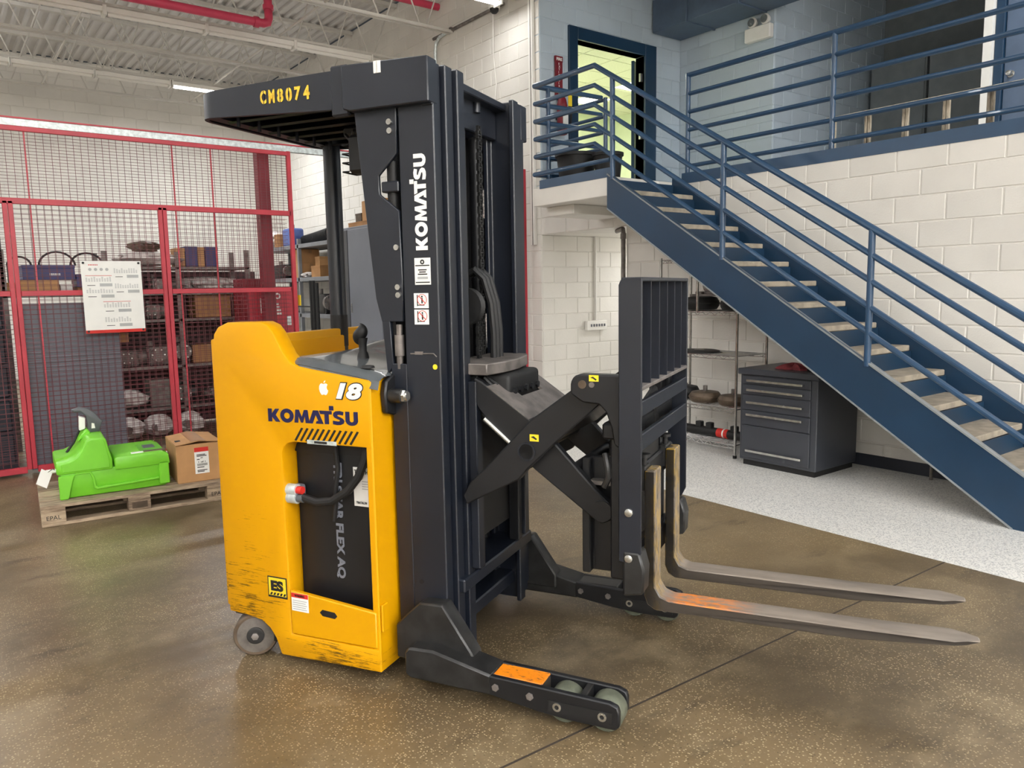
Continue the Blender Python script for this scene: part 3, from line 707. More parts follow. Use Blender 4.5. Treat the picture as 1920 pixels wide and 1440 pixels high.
t = thing('drawer_cabinet', 'graphite steel drawer cabinet with five long handles under the stairs', 'cabinet', (5.78, 3.63, 0))
MB().box(-.30, .31, -.355, .36, .05, .785).obj('body', M['cabinet'], t, .006)
MB().box(-.325, .325, -.375, .375, .785, .835).obj('worktop', M['cabinet'], t, .006)
MB().box(-.27, .30, -.33, .34, 0, .05).obj('plinth', M['soot'], t)
for (z0, z1, hz) in ((.705, .775, .735), (.62, .70, .655), (.485, .612, .55), (.355, .48, .445), (.075, .35, .135)):
    d = MB().box(-.312, -.30, -.30, .33, z0, z1).obj('drawer', M['cabinet'], t, .004)
    MB().box(-.345, -.335, -.245, .275, hz-.007, hz+.012).box(-.34, -.31, -.245, -.235, hz-.006, hz+.008).box(-.34, -.31, .265, .275, hz-.006, hz+.008).obj('handle', M['steel'], d, .002)
t = thing('work_gloves', 'crumpled dark red work gloves on the drawer cabinet', 'gloves', (5.66, 3.60, .835))
def glove_blob(u, v):
    th, ph = u*2*PI, v*PI/2; r = .085*(1+.28*math.sin(3*th+1)+.15*math.sin(7*th))
    return (r*math.cos(th)*math.cos(ph)*.8, r*math.sin(th)*math.cos(ph)*1.5, .045*math.sin(ph)*(1+.3*math.sin(5*th+2)))
MB().grid(glove_blob, 28, 6).obj('glove', PM('dark_red_fabric', lin(120, 46, 50), .9, var=.25, scale=20), t)
MB().box(-.05, .07, -.26, -.14, 0, .022).obj('cuff', M['soot'], t, .008)
tag(MB().cyl((0, 0, 0), (0, 0, .165), .012, 10).obj('stair_prop', M['iron']), 'thin grey upright prop under the staircase foot', 'post').location = (6.12, 2.68, 0)
# ------------------------------------------------------------------ red wire cage
YG = 7.75
def mesh_panel(t, x0, x1, z0, z1, dx=.056, dz=.04, r=.0017, y=YG):
    mb = MB()
    def rod(a, b):
        d = Vector(b)-Vector(a)
        if abs(d.z) > abs(d.x): mb.box(a[0]-r, a[0]+r, a[1]-r, a[1]+r, a[2], b[2])
        else: mb.box(a[0], b[0], a[1]-r+.003, a[1]+r+.003, a[2]-r, a[2]+r)
    n = max(1, round((x1-x0)/dx)); m = max(1, round((z1-z0)/dz))
    for i in range(1, n): rod((x0+(x1-x0)*i/n, y, z0), (x0+(x1-x0)*i/n, y, z1))
    for j in range(1, m): rod((x0, y, z0+(z1-z0)*j/m), (x1, y, z0+(z1-z0)*j/m))
    o = mb.obj('wire_mesh', M['wire'], t); o['kind'] = 'stuff'; return o
cg = thing('wire_cage_wall', 'red wire mesh cage partition with the white notice on it', 'cage', (0, 0, 0))
PX = [-.60, .615, 1.825, 3.06]
for x in PX[:3]:
    for (p0, p1) in ((x-.038, x-.002), (x+.002, x+.038)): MB().box(p0, p1, YG-.02, YG+.02, .05, 2.34).obj('post', M['red'], cg, .003)
MB().box(3.045, 3.085, YG-.02, YG+.02, 0, 2.96).obj('post', M['red'], cg, .003)
for i in range(3):
    x0, x1 = PX[i]+.04, PX[i+1]-.038
    for z0, z1 in ((.02, .075), (1.545, 1.59)): MB().box(x0, x1, YG-.018, YG+.018, z0, z1).obj('rail', M['red'], cg, .003)
    mesh_panel(cg, x0, x1, .075, 1.545); mesh_panel(cg, x0, x1, 1.59, 2.32); mesh_panel(cg, x0, x1, .075, 2.32, .056, .042, .0015, YG+.055)
MB().box(-.6, 3.06, YG-.02, YG+.02, 2.315, 2.365).obj('rail', M['red'], cg, .003)
MB().box(-.6, 3.06, YG-.018, YG+.018, 2.915, 2.955).obj('rail', M['red'], cg, .003)
mesh_panel(cg, -.6, 3.05, 2.365, 2.915, .056, .026)
for x in (.78, 1.95, 2.3): MB().box(x-.006, x+.006, YG+.004, YG+.016, .05, 2.95).obj('stiffener', M['red'], cg)
tag(MB().box(2.80, 2.92, YG+.15, YG+.27, 0, 2.98).obj('corner_column', M['red_dark'], None, .004), 'thick dark red square column just behind the cage mesh', 'column')
t = thing('galvanised_beam', 'spotted galvanised steel beam along the top of the cage', 'beam', (0, YG+.1, 2.975))
MB().box(-.6, 4.0, 0, .05, 0, .062).obj('web', M['zinc'], t, .003)
MB().box(-.6, 4.0, -.005, .06, .062, .075).obj('top_strip', M['red'], t)
c2 = thing('wire_cage_gate', 'narrow red mesh cage panel seen beside the mast against the side wall', 'cage', (0, 0, 0))
for x in (5.0, 6.09): MB().box(x, x+.05, YG-.02, YG+.02, .02, 3.02).obj('post', M['red'], c2, .003)
for z in (.04, 1.72, 2.97): MB().box(5.0, 6.14, YG-.018, YG+.018, z, z+.05).obj('rail', M['red'], c2, .003)
mesh_panel(c2, 5.05, 6.09, .09, 1.72); mesh_panel(c2, 5.05, 6.09, 1.77, 2.97)
# notice on the cage
t = thing('notice_board', 'white printed notice with a red bottom edge hung on the red cage', 'notice', (1.11, YG-.045, 1.205))
MB().box(0, .487, -.008, .0, .0, .64).obj('sheet', M['decal_white'], t)
MB().box(0, .487, -.012, -.008, 0, .028).obj('bottom_strip', M['red_ink'], t)
for x in (.02, .467):
    for z in (.018, .622): MB().cyl((x, -.0, z), (x, -.018, z), .010, 8).obj('clip', M['ink'], t)
def table_print(x, z, w, cols, m1):
    for c in range(cols):
        n = random.randint(4, 6); g = MB()
        for k in range(n): g.box(x+w*c/cols, x+w*(c+.62)/cols, -.0088, -.0081, z-.042+k*.0075, z-.042+k*.0075+.004)
        g.obj('print_column', m1, t)
for (x, z, w) in ((.03, .50, .21), (.03, .40, .22), (.26, .575, .2), (.26, .44, .2), (.16, .27, .22), (.16, .14, .22)):
    table_print(x, z, w, 10, M['grey_ink'])
    MB().box(x+w*.52, x+w, -.0088, -.0081, z-.085, z-.058).obj('print_block', M['grey_ink'], t)
    MB().box(x+.01, x+w*.35, -.0088, -.0081, z-.078, z-.073).obj('print_line', M['ink'], t)
for (x, z, w) in ((.03, .508, .21), (.155, .277, .225)): MB().box(x, x+w, -.0088, -.0081, z, z+.004).obj('red_line', M['red_ink'], t)
for k in range(6): MB().box(.06+k*.013, .068+k*.013, -.0088, -.0081, .60, .609).obj('print_mark', M['red_ink'], t)
for k in range(4): MB().lathe([(.001, 0), (.014, 0), (.014, .0006), (.001, .0006)], (0, 0, 0), 8).xf(Matrix.Translation((.07+k*.045, -.0082, .565)) @ Matrix.Rotation(PI/2, 4, 'X')).obj('print_icon', M['grey_ink'], t)

# ------------------------------------------------------------------ store inside the cage
t = thing('steel_shutter_panel', 'grey ribbed steel panel standing just behind the cage mesh', 'panel', (.62, 7.84, 0))
MB().box(0, .78, 0, .04, .02, 1.48).obj('sheet', M['cabinet_grey'], t)
for k in range(36): MB().box(.0, .78, -.008, 0, .04+k*.04, .058+k*.04).obj('rib', M['cabinet_grey'], t)
rk = thing('parts_rack', 'grey steel parts rack inside the red cage', 'shelf', (0, 9.0, 0))
for x in (.62, 1.52, 2.24, 3.0):
    for y in (0, .55): MB().box(x-.025, x+.025, y-.02, y+.02, 0, 2.0 if x < 2.5 else 2.03).obj('upright', M['iron'], rk)
for z in (.30, .76, 1.27, 1.56): MB().box(1.5, 3.02, -.02, .57, z-.03, z).obj('shelf_board', M['iron'], rk, .003)
for z in (1.56,): MB().box(.6, 1.5, -.02, .57, z-.03, z).obj('shelf_board', M['iron'], rk, .003)
MB().box(1.5, 3.02, -.02, .57, 1.81, 1.84).obj('shelf_board', M['iron'], rk, .003)
def carton(loc, s, label, m=None, rz=0, group='parts on the cage rack', name='carton', cat='box', tape=True):
    t = thing(name, label, cat, loc, rz, group)
    MB().box(-s[0]/2, s[0]/2, -s[1]/2, s[1]/2, 0, s[2]).obj('body', m or M['card'], t, .004)
    if tape: MB().box(-.03, .03, -s[1]/2-.001, s[1]/2+.001, s[2]*.75, s[2]+.001).obj('tape', M['tape'], t)
    else: MB().box(-s[0]/2-.003, s[0]/2+.003, -s[1]/2-.003, s[1]/2+.003, s[2]*.82, s[2]+.002).obj('lid', m or M['card'], t, .002)
    return t
def casting(loc, s, label, m, seed, name='machine_casting', cat='machine part', group='parts on the cage rack'):
    random.seed(seed); t = thing(name, label, cat, loc, random.uniform(-.15, .15), group)
    w, d, h = s
    MB().box(-w*.45, w*.2, -d*.42, d*.42, 0, h*.8).obj('housing', m, t, min(s)*.12, 2)
    MB().cyl((w*.1, 0, h*.42), (w*.48, 0, h*.42), h*.40, 18).obj('drum', m, t)
    MB().cyl((-w*.2, -d*.40, h*.45), (-w*.2, -d*.5, h*.45), h*.30, 16).obj('flange', M['iron'], t)
    for k in range(6):
        a = k*PI/3; x, z = -w*.2+h*.24*math.cos(a), h*.45+h*.24*math.sin(a)
        MB().cyl((x, -d*.5, z), (x, -d*.5-.012, z), h*.035, 6).obj('bolt', M['steel'], t)
    MB().cyl((-w*.3, 0, h*.75), (-w*.3, 0, h), h*.12, 12).obj('stub', M['iron'], t)
    for k in range(3): MB().box(-w*.4+k*w*.18, -w*.37+k*w*.18, -d*.45, d*.45, 0, h*.72).obj('rib', m, t)
    return t
def lump(loc, s, label, m, seed, name='wrapped_part', cat='machine part', rough=.25):
    """irregular cast part wrapped or bare"""
    random.seed(seed); a = [random.uniform(0, 6) for _ in range(6)]
    t = thing(name, label, cat, loc, random.uniform(-.3, .3), 'parts on the cage rack')
    def fn(u, v):
        th, ph = u*2*PI, (v-.5)*PI; r = 1+rough*math.sin(3*th+a[0])*math.cos(ph)+.6*rough*math.sin(5*th+a[1]+3*ph)+.4*rough*math.sin(9*ph+a[2])
        p = (abs(math.cos(th))**.7*math.copysign(1, math.cos(th)), abs(math.sin(th))**.7*math.copysign(1, math.sin(th)))
        return (r*s[0]/2*p[0]*math.cos(ph), r*s[1]/2*p[1]*math.cos(ph), s[2]/2*(1+math.sin(ph)))
    MB().grid(fn, 26, 12).obj('casting', m, t)
    MB().cyl((-s[0]*.3, -s[1]*.3, s[2]*.5), (-s[0]*.3, -s[1]*.55, s[2]*.5), s[2]*.18, 12).obj('flange', M['iron'], t)
    return t
carton((1.02, 9.2, 1.705), (.46, .3, .145), 'navy blue plastic tray stacked on a wooden crate', M['plastic_navy'], name='plastic_tray', cat='tray', tape=False)
for k in range(6): MB().box(.0+k*.017, .012+k*.017, -.1545, -.153, .045, .065).obj('print_mark', M['decal_white'], bpy.data.objects['plastic_tray'])
carton((1.36, 9.2, 1.63), (.2, .3, .13), 'dark navy tray half hidden behind the white notice', M['plastic_navy'], name='plastic_tray', cat='tray', tape=False)
carton((.93, 9.22, 1.56), (.34, .34, .143), 'tan wooden crate under the navy tray behind the cage', M['card'])
carton((1.36, 9.2, 1.56), (.18, .2, .07), 'small brown carton under the dark navy tray', M['card2'], tape=False)
carton((1.17, 9.2, 1.56), (.11, .2, .10), 'small white carton between crate and brown carton', M['white'], tape=False)
carton((.66, 9.2, 1.56), (.16, .2, .12), 'small tan carton at the left end of the cage rack', M['card2'], tape=False)
for k, (x, r, lb) in enumerate(((.80, .10, 'coil of dark hose standing at the left on the navy tray'), (1.14, .16, 'wide loop of thin cable standing behind the navy tray'), (1.42, .15, 'arched black cable loop rising above the white notice'))):
    o = MB().tube([(x+r*math.cos(t_*PI/12), 9.36+.01*t_, 1.86+r*.9*math.sin(t_*PI/12)) for t_ in range(13)], .011, 7)
    t = thing('hose_loop', lb, 'hose', (x, 9.4, 1.56), 0, 'loose hoses on the cage rack')
    o.sh = (0, 0, 0); o.v = [(a-x, b-9.4, c-1.56) for a, b, c in o.v]; o.obj('loop', M['soot'], t)
    MB().box(-r-.012, -r+.012, -.05, .0, 0, .31).obj('clip', M['soot'], t)
lump((1.95, 9.2, 1.845), (.62, .4, .16), 'long part in crinkled clear wrap on the top rack shelf', M['film'], 3)
lump((1.98, 9.3, 2.0), (.3, .24, .13), 'brown rag bundle on top of the wrapped part', M['brown_dark'], 4, 'rag_bundle', 'bundle')
carton((2.30, 9.2, 1.845), (.10, .2, .20), 'narrow orange brown box beside the rack bundle', M['card'], tape=False)
carton((2.42, 9.2, 1.845), (.13, .2, .22), 'navy blue box left of the orange box on the top shelf', M['plastic_navy'], tape=False)
carton((2.525, 9.2, 1.845), (.075, .2, .215), 'slim orange box between two navy boxes', M['card'], tape=False)
carton((2.64, 9.2, 1.845), (.14, .2, .22), 'navy blue box right of the slim orange box', M['plastic_navy'], tape=False)
carton((1.68, 9.2, 1.275), (.30, .3, .25), 'brown carton on the third rack shelf left', M['card2'])
carton((2.62, 9.2, 1.275), (.42, .3, .26), 'wide brown carton on the third rack shelf right', M['card2'])
casting((2.02, 9.2, 1.275), (.24, .3, .2), 'grey casting between the two brown cartons on the rack', M['iron'], 8)
casting((1.72, 9.2, .765), (.34, .36, .22), 'dark shiny casting on the second rack shelf left', M['iron'], 5)
casting((2.06, 9.2, .765), (.38, .36, .26), 'glossy cast housing behind the cage upright', M['iron'], 9)
carton((1.62, 9.25, 1.03), (.0001+.16, .24, .10), 'small brown box lying on the dark casting', M['card2'], .2, tape=False)
carton((2.55, 9.2, .765), (.4, .3, .20), 'dark brown carton on the second rack shelf right', M['card2'])
lump((1.70, 9.2, .305), (.3, .3, .2), 'pale metal part on the lowest rack shelf left', M['film'], 11)
carton((1.98, 9.2, .305), (.2, .3, .30), 'upright grey carton on the lowest rack shelf', M['iron'], tape=False)
lump((2.72, 9.2, .305), (.46, .34, .2), 'long grey shaft on the lowest rack shelf right', M['iron'], 12)
for k, x in enumerate((1.62, 1.92, 2.25)):
    lump((x, 8.95, 0), (.26, .3, .24), ['round pale casting on the floor under the rack, left', 'round pale casting on the floor under the rack, middle', 'round pale casting on the floor under the rack, right'][k], M['film'], 20+k, 'round_casting')
casting((1.74, 9.25, 1.56), (.34, .34, .2), 'grey gear housing on the rack shelf beside the white notice', M['iron'], 41)
casting((2.12, 9.25, 1.56), (.30, .34, .2), 'grey pump body just left of the cage upright on the rack', M['iron'], 42)
lump((2.62, 9.25, 1.56), (.6, .34, .18), 'tangle of silver fittings on the rack below the navy boxes', M['film'], 43, rough=.4)
casting((2.30, 9.2, .765), (.22, .3, .3), 'narrow dark housing beside the cage upright on the second shelf', M['gunmetal'], 44)
casting((2.28, 9.2, .305), (.22, .3, .28), 'dark gearbox on the lowest shelf behind the cage upright', M['gunmetal'], 45)
casting((2.85, 9.2, .765), (.2, .3, .34), 'tall dark housing at the right end of the second shelf', M['gunmetal'], 46)
carton((2.88, 9.2, 1.275), (.16, .3, .22), 'dark brown carton at the right end of the third shelf', M['brown_dark'], tape=False)
t = thing('dark_backing_sheet', 'dark backing sheet added behind the parts rack', 'sheet', (0, 9.62, 0))  # dark backing added to deepen the space behind the shelves
MB().box(1.45, 3.3, 0, .012, .02, 1.80).obj('sheet', PM('dark_brown_backing', lin(66, 50, 50), .7, var=.3, scale=9, world=True), t)
for k in range(16): MB().box(1.45, 3.3, -.012, 0, .10+k*.105, .118+k*.105).obj('stiffener', M['wire'], t)
for k in range(8):
    o = MB().tube([(.02*math.sin(i*1.1+k), .02*math.cos(i*1.4+k), -.07*i) for i in range(9 if k < 5 else 6)], .018, 6)
    q = o.obj('hanging_chain', M['gunmetal']); tag(q, 'dark chains hanging at the left edge behind the cage', 'chain', 'chains hanging in the cage'); q.location = (.36+.035*k, 9.0, 2.45-.02*(k % 3))
t = thing('chain_bar', 'dark bar at the left edge carrying the hanging chains', 'bar', (.5, 9.0, 2.46)); MB().cyl((-.3, 0, 0), (.3, 0, 0), .014, 8).obj('bar', M['gunmetal'], t)
MB().box(.10, .13, -.02, .02, -.9, .05).obj('hanger', M['gunmetal'], t)

t = thing('dark_bin_cabinet', 'dark plum coloured bin cabinet at the left edge behind the cage mesh', 'cabinet', (.05, 8.25, 0))
MB().box(-.7, .49, -.2, .25, 0, 1.56).obj('body', PM('dark_plum_paint', lin(44, 38, 48), .6, var=.2), t, .006)
for k in range(5):
    for j in range(3): MB().box(-.68+j*.39, -.31+j*.39, -.225, -.2, .06+k*.30, .33+k*.30).obj('bin_front', M['base_dark'], t, .01)
# ------------------------------------------------------------------ shelving along the side wall
rk = thing('steel_shelving', 'grey steel shelving against the side wall behind the cage end', 'shelf', (0, 0, 0))
for y in (11.75, 13.6, 15.6):
    for x in (5.5, 6.1): MB().box(x-.03, x+.03, y-.03, y+.03, 0, 2.5).obj('upright', M['shelf_grey'], rk)
for z in (.5, 1.15, 1.80, 2.40): MB().box(5.47, 6.15, 11.7, 15.65, z-.07, z).obj('shelf_board', M['shelf_grey'], rk, .004)
G2 = 'goods on the side wall shelving'
carton((5.72, 13.85, 1.80), (.36, .5, .26), 'lower of two stacked tan cartons right of the cage end post', M['card'], 0, G2)
carton((5.72, 13.87, 2.061), (.36, .48, .26), 'upper of two stacked tan cartons right of the cage end post', M['card'], 0, G2)
carton((5.75, 13.15, 1.80), (.3, .32, .2), 'open tan carton beside the stacked cartons', M['card2'], .1, G2, tape=False)
carton((5.78, 13.12, 2.001), (.28, .26, .16), 'tan carton resting on the open carton by the guard pole', M['card'], -.1, G2, tape=False)
lump((5.6, 13.45, 1.80), (.2, .26, .10), 'white wrapped item on the shelf edge by the cartons', M['film'], 31)
t = thing('corrugated_hose', 'black corrugated hose lying on the top shelf by the side wall', 'hose', (5.75, 13.55, 2.40))
pts = [(.1*math.sin(i*.05), -.75+i*.05, .16-.06*min(1, i/30)) for i in range(31)]
MB().tube(pts, .085, 12).obj('hose', M['soot'], t)
for k in range(0, 31, 1): MB().cyl((pts[k][0], pts[k][1]-.012, pts[k][2]), (pts[k][0], pts[k][1]+.012, pts[k][2]), .1, 12).obj('hose_rib', M['soot'], t)
t = thing('blue_canister', 'blue plastic canister on the top shelf seen through the cage', 'canister', (5.7, 14.35, 2.40))
MB().box(-.14, .14, -.2, .2, 0, .34).obj('tank', PM('blue_plastic', lin(70, 90, 150), .4), t, .04, 3); MB().cyl((0, .05, .34), (0, .05, .42), .05, 14).obj('cap', M['soot'], t)
lump((5.7, 15.2, 2.40), (.4, .5, .36), 'wrapped bundle at the far end of the top shelf', M['film'], 33)
carton((5.7, 14.85, 2.40), (.3, .2, .26), 'brown carton on the top shelf behind the cage column', M['card2'], 0, G2)
casting((5.7, 14.75, 1.80), (.4, .6, .34), 'dark machine part on the middle shelf behind the cage', M['soot'], 34)
casting((5.7, 15.2, 1.15), (.4, .7, .4), 'dark bundle on the lower shelf behind the cage', M['gunmetal'], 35)
casting((5.7, 12.9, 1.15), (.44, .8, .44), 'dark lattice casting below the tan cartons', M['gunmetal'], 36)
casting((5.7, 12.4, .5), (.44, .7, .44), 'dark casting low on the side wall shelving', M['gunmetal'], 37)
t = thing('grey_locker', 'tall grey steel locker with cartons on top behind the console', 'locker', (5.78, 10.85, 0))
MB().box(-.4, .4, -.65, .62, 0, 2.53).obj('body', M['cabinet_grey'], t, .006)
MB().box(-.415, -.4, -.62, .44, .08, 2.49).obj('door', M['cabinet_grey'], t, .005)
MB().box(-.415, -.4, .46, .60, .08, 2.49).obj('door', M['cabinet'], t, .005)
MB().box(-.43, -.415, .36, .38, 1.2, 1.35).obj('handle', M['steel'], t, .003)
carton((5.6, 10.62, 2.60), (.3, .6, .30), 'large tan carton on top of the grey locker', M['card'], 0, G2)
carton((5.62, 10.85, 2.53), (.4, 1.0, .07), 'flat tan carton lying on the grey locker', M['card2'], 0, G2, tape=False)
carton((5.6, 11.15, 2.60), (.2, .2, .14), 'small dark carton on top of the grey locker', M['brown_dark'], 0, G2, tape=False)
t = thing('safety_cabinet', 'red flammable storage cabinet with white printing behind the cage end', 'cabinet', (2.99, 8.35, 0))
MB().box(-.27, .24, -.12, .32, 0, 1.60).obj('body', M['red_dark'], t, .006)
MB().box(-.27, .1, .0, .3, 1.60, 1.69).obj('top_box', M['red_dark'], t, .006)
MB().box(-.255, .225, -.134, -.12, .05, 1.56).obj('door', M['red'], t, .004)
MB().lathe([(.018, 0), (.034, 0), (.034, .001), (.018, .001)], (0, 0, 0), 16, ring=True).xf(Matrix.Translation((.06, -.1345, 1.50)) @ Matrix.Rotation(PI/2, 4, 'X')).obj('print_ring', M['decal_white'], t)
for k in range(4): MB().box(.03+.012*(k % 2), .10-.01*k, -.1352, -.1345, 1.30+k*.035, 1.322+k*.035).obj('print_line', M['decal_white'], t)
MB().box(-.13, -.10, -.1352, -.1345, 1.32, 1.48).obj('print_line', M['decal_white'], t)
MB().box(.15, .20, -.145, -.134, 1.18, 1.28).obj('latch', M['zinc'], t, .003)
tag(MB().box(3.092, 3.10, YG-.07, YG+.0, 1.40, 1.51).obj('yellow_marker', M['sticker_yellow'], None, .002), 'yellow plastic marker strip on the cage end post', 'marker')
t = thing('black_stand', 'black pipe stand in front of the side wall shelving', 'stand', (5.0, 11.6, 0))
for (x, y, h) in ((0, .35, 1.72), (0, .25, 1.72), (0, .12, 1.68)): MB().cyl((x, y, .02), (x, y, h), .03, 10).obj('upright', M['soot'], t)
MB().box(-.03, .03, -.1, .9, .0, .03).obj('base', M['soot'], t); MB().cyl((0, .35, 1.3), (0, .95, 1.3), .012, 6).obj('cross_bar', M['soot'], t)

# ------------------------------------------------------------------ pallet, charger, carton
pa = math.radians(-4.3); PO = Vector((.487, 5.872, 0))
pt = thing('wooden_pallet', 'weathered wooden pallet on the concrete by the red cage', 'pallet', PO, pa)
for i, (y, w) in enumerate(((0, .145), (.18, .10), (.327, .145), (.52, .10), (.655, .145))): MB().box(0, 1.2, y, y+w, .122, .144).obj('deck_board', M['wood'], pt, .003)
for x in (0, .527, 1.055): MB().box(x, x+.145, 0, .8, .10, .122).obj('cross_board', M['wood'], pt, .003)
for y in (0, .35, .7): MB().box(0, 1.2, y, y+.10, 0, .022).obj('bottom_board', M['wood'], pt, .003)
for x in (0, .527, 1.055):
    for y, w in ((0, .10), (.327, .145), (.7, .10)): MB().box(x, x+.145, y, y+w, .022, .10).obj('spacer_block', M['wood'], pt, .004)
letters('lettering', 'EPAL', M['ink'], pt, (.03, -.0008, .045), (1, 0, 0), (0, 0, 1), .085, .028)
letters('lettering', 'EPAL', M['ink'], pt, (1.085, -.0008, .045), (1, 0, 0), (0, 0, 1), .085, .028)
MB().box(.55, .65, -.0008, .001, .04, .085).obj('burnt_stamp', M['brown_dark'], pt)
d_ = Vector((math.cos(pa), math.sin(pa), 0)); n_ = Vector((-math.sin(pa), math.cos(pa), 0))
ch = thing('battery_charger', 'lime green plastic equipment tub with a grey pistol handle on the pallet', 'equipment', PO+d_*.125+n_*.12+Vector((0, 0, .144)), pa)
mb = MB()
def ring(x0, x1, y0, y1, z): return [(x0, y0, z), (x1, y0, z), (x1, y1, z), (x0, y1, z)]
a = ring(.02, .68, .02, .48, 0); b = ring(.005, .695, .0, .5, .19)
mb.add(a+b, [(3, 2, 1, 0), (4, 5, 6, 7)]+[(i, (i+1) % 4, 4+(i+1) % 4, 4+i) for i in range(4)])
mb.obj('tub', M['green'], ch, .014, 2)
MB().prism([(-.004, .0), (.05, .0), (.085, .13), (.10, .165), (-.004, .165)], 'y', -.012, .02).obj('foot_rib', M['green'], ch, .006)
MB().prism([(.63, .02), (.698, .02), (.698, .19), (.63, .19)], 'y', -.012, .02).obj('foot_rib', M['green'], ch, .006)
MB().prism([(.10, .165), (.185, .165), (.20, .13), (.205, .06), (.225, .045), (.63, .06), (.63, .075), (.235, .06), (.222, .07), (.215, .135), (.195, .18), (.10, .18)], 'y', -.008, .01).obj('moulded_rib', M['green'], ch, .003)
hump = [(-.012, .175), (-.012, .262), (.06, .268), (.11, .29), (.15, .34), (.175, .395), (.20, .412), (.285, .412), (.305, .395), (.32, .31), (.335, .25), (.335, .175)]
MB().prism(hump, 'y', -.012, .512).obj('lid', M['green'], ch, .016, 2)
MB().prism([(.02, .19), (.02, .25), (.075, .258), (.125, .285), (.165, .345), (.188, .39), (.21, .40), (.27, .40), (.292, .385), (.305, .31), (.315, .25), (.315, .19)], 'y', -.016, -.008).obj('lid_panel', M['green'], ch, .005)
lid2 = [(.345, .165), (.345, .245), (.36, .258), (.66, .262), (.70, .24), (.708, .165)]
MB().prism(lid2, 'y', -.012, .512).obj('lid', M['green'], ch, .014, 2)
MB().prism([(.14, .36), (.16, .40), (.20, .44), (.215, .44), (.23, .41)], 'y', .2, .36).obj('hump_cap', M['green'], ch, .01)
MB().box(.56, .64, .18, .30, .26, .268).obj('display_panel', M['dgrey'], ch, .004); MB().box(.525, .68, .10, .36, .258, .264).obj('control_panel', M['green_dark'], ch, .003)
MB().box(.46, .54, .03, .07, .257, .2645).obj('label_plate', M['decal_white'], ch); MB().box(.545, .69, .04, .09, .257, .2645).obj('label_plate', M['brown_dark'], ch)
MB().cyl((.708, .25, .19), (.73, .25, .19), .02, 10).obj('drain_cap', M['white'], ch)
MB().cyl((-.012, .05, .20), (-.07, .05, .20), .014, 10).obj('spout', M['white'], ch)
MB().prism([(-.135, .13), (-.075, .09), (-.035, .19), (-.095, .23)], 'y', .03, .034).obj('paper_tag', M['decal_white'], ch)
MB().tube([(-.06, .032, .20), (-.03, .03, .22), (-.008, .05, .20)], .003, 5).obj('tag_wire', M['iron'], ch)
MB().tube([(.07, .3, .275), (.12, .31, .34), (.165, .32, .43), (.2, .32, .46)], .009, 7).obj('strap', M['soot'], ch)
MB().prism([(.16, .43), (.20, .44), (.205, .52), (.165, .535)], 'y', .26, .31).obj('handle_label', M['decal_white'], ch, .004)
grip = [(.12, .585), (.17, .60), (.22, .59), (.27, .55), (.30, .50), (.315, .49), (.30, .46), (.29, .41), (.21, .41), (.215, .47), (.21, .53), (.18, .565), (.14, .565)]
MB().prism(grip, 'y', .25, .30).obj('pistol_handle', M['dgrey'], ch, .008, 2)
MB().prism([(.238, .44), (.262, .44), (.258, .475), (.242, .48)], 'y', .248, .302).obj('grip_window', M['white'], ch)
cb = thing('parcel_carton', 'brown cardboard carton with a white and red shipping label on the pallet', 'box', PO+d_*.875+n_*.10+Vector((0, 0, .144)), pa)
MB().box(0, .32, 0, .45, 0, .285).obj('body', M['card'], cb, .004)
MB().prism([(0, .286), (.16, .305), (.32, .286), (.32, .291), (.16, .312), (0, .291)], 'y', -.004, .454).obj('flap', M['card'], cb)
MB().prism([(.11, .3), (.16, .3065), (.21, .3), (.21, .307), (.16, .3135), (.11, .307)], 'y', -.005, .455).obj('tape', M['tape'], cb)
MB().box(.02, .07, .12, .17, .293, .2985).obj('burnt_stamp', M['ink'], cb)
MB().box(.125, .225, -.002, .0, .06, .255).obj('shipping_label', M['decal_white'], cb); MB().box(.125, .225, -.0028, -.002, .225, .258).obj('label_header', M['red_ink'], cb)
for z, w in ((.20, .06), (.19, .07), (.165, .02), (.105, .05), (.082, .07), (.072, .05)): MB().box(.14, .14+w, -.0028, -.002, z, z+.006).obj('print_line', M['ink'], cb)
for k in range(12): MB().box(.142+k*.006, .142+k*.006+.003, -.0028, -.002, .118, .136).obj('barcode_bar', M['ink'], cb)
letters('lettering', '1 of 1', M['ink'], cb, (.15, -.0028, .142), (1, 0, 0), (0, 0, 1), .05, .012, .002)
letters('lettering', 'JR', M['ink'], cb, (.165, -.0028, .172), (1, 0, 0), (0, 0, 1), .02, .011, .002)
# ------------------------------------------------------------------ the reach truck (u forward, v to its left, z up)
YAW = math.radians(-61.1356)
U = Vector((math.cos(YAW), math.sin(YAW), 0)); V = Vector((-U.y, U.x, 0))
U0, V0 = -1.9, 2.915
tr = thing('reach_truck', 'yellow and black stand-up reach truck with raised scissor carriage and forks', 'forklift', U*U0+V*V0, YAW)
TS = (U0, V0, 0)
def T(): return MB(TS)
def mir(v): return 2*V0-v
near, far = 2.37, 3.46
XF, YF = (1, 0, 0), (0, 0, 1)      # lettering axes on the near side
def tl(u, v, z): return (u-U0, v-V0, z)

# --- yellow body
side = [(-2.395, .19), (-2.395, 1.325), (-2.385, 1.375), (-2.36, 1.405), (-2.31, 1.423), (-2.14, 1.426), (-2.105, 1.413), (-2.08, 1.385), (-2.055, 1.34), (-2.03, 1.298), (-2.0, 1.268), (-1.965, 1.252), (-1.90, 1.242), (-1.638, 1.207),
        (-1.638, .951), (-2.005, .951), (-2.035, .943), (-2.055, .925), (-2.065, .90), (-2.065, .142), (-1.638, .15), (-1.638, .058), (-2.125, .042), (-2.15, .11), (-2.18, .15), (-2.22, .175), (-2.30, .187)]
sp = T().prism(side, 'y', near, near+.085).obj('side_panel', M['yellow'], tr, .008, 2)
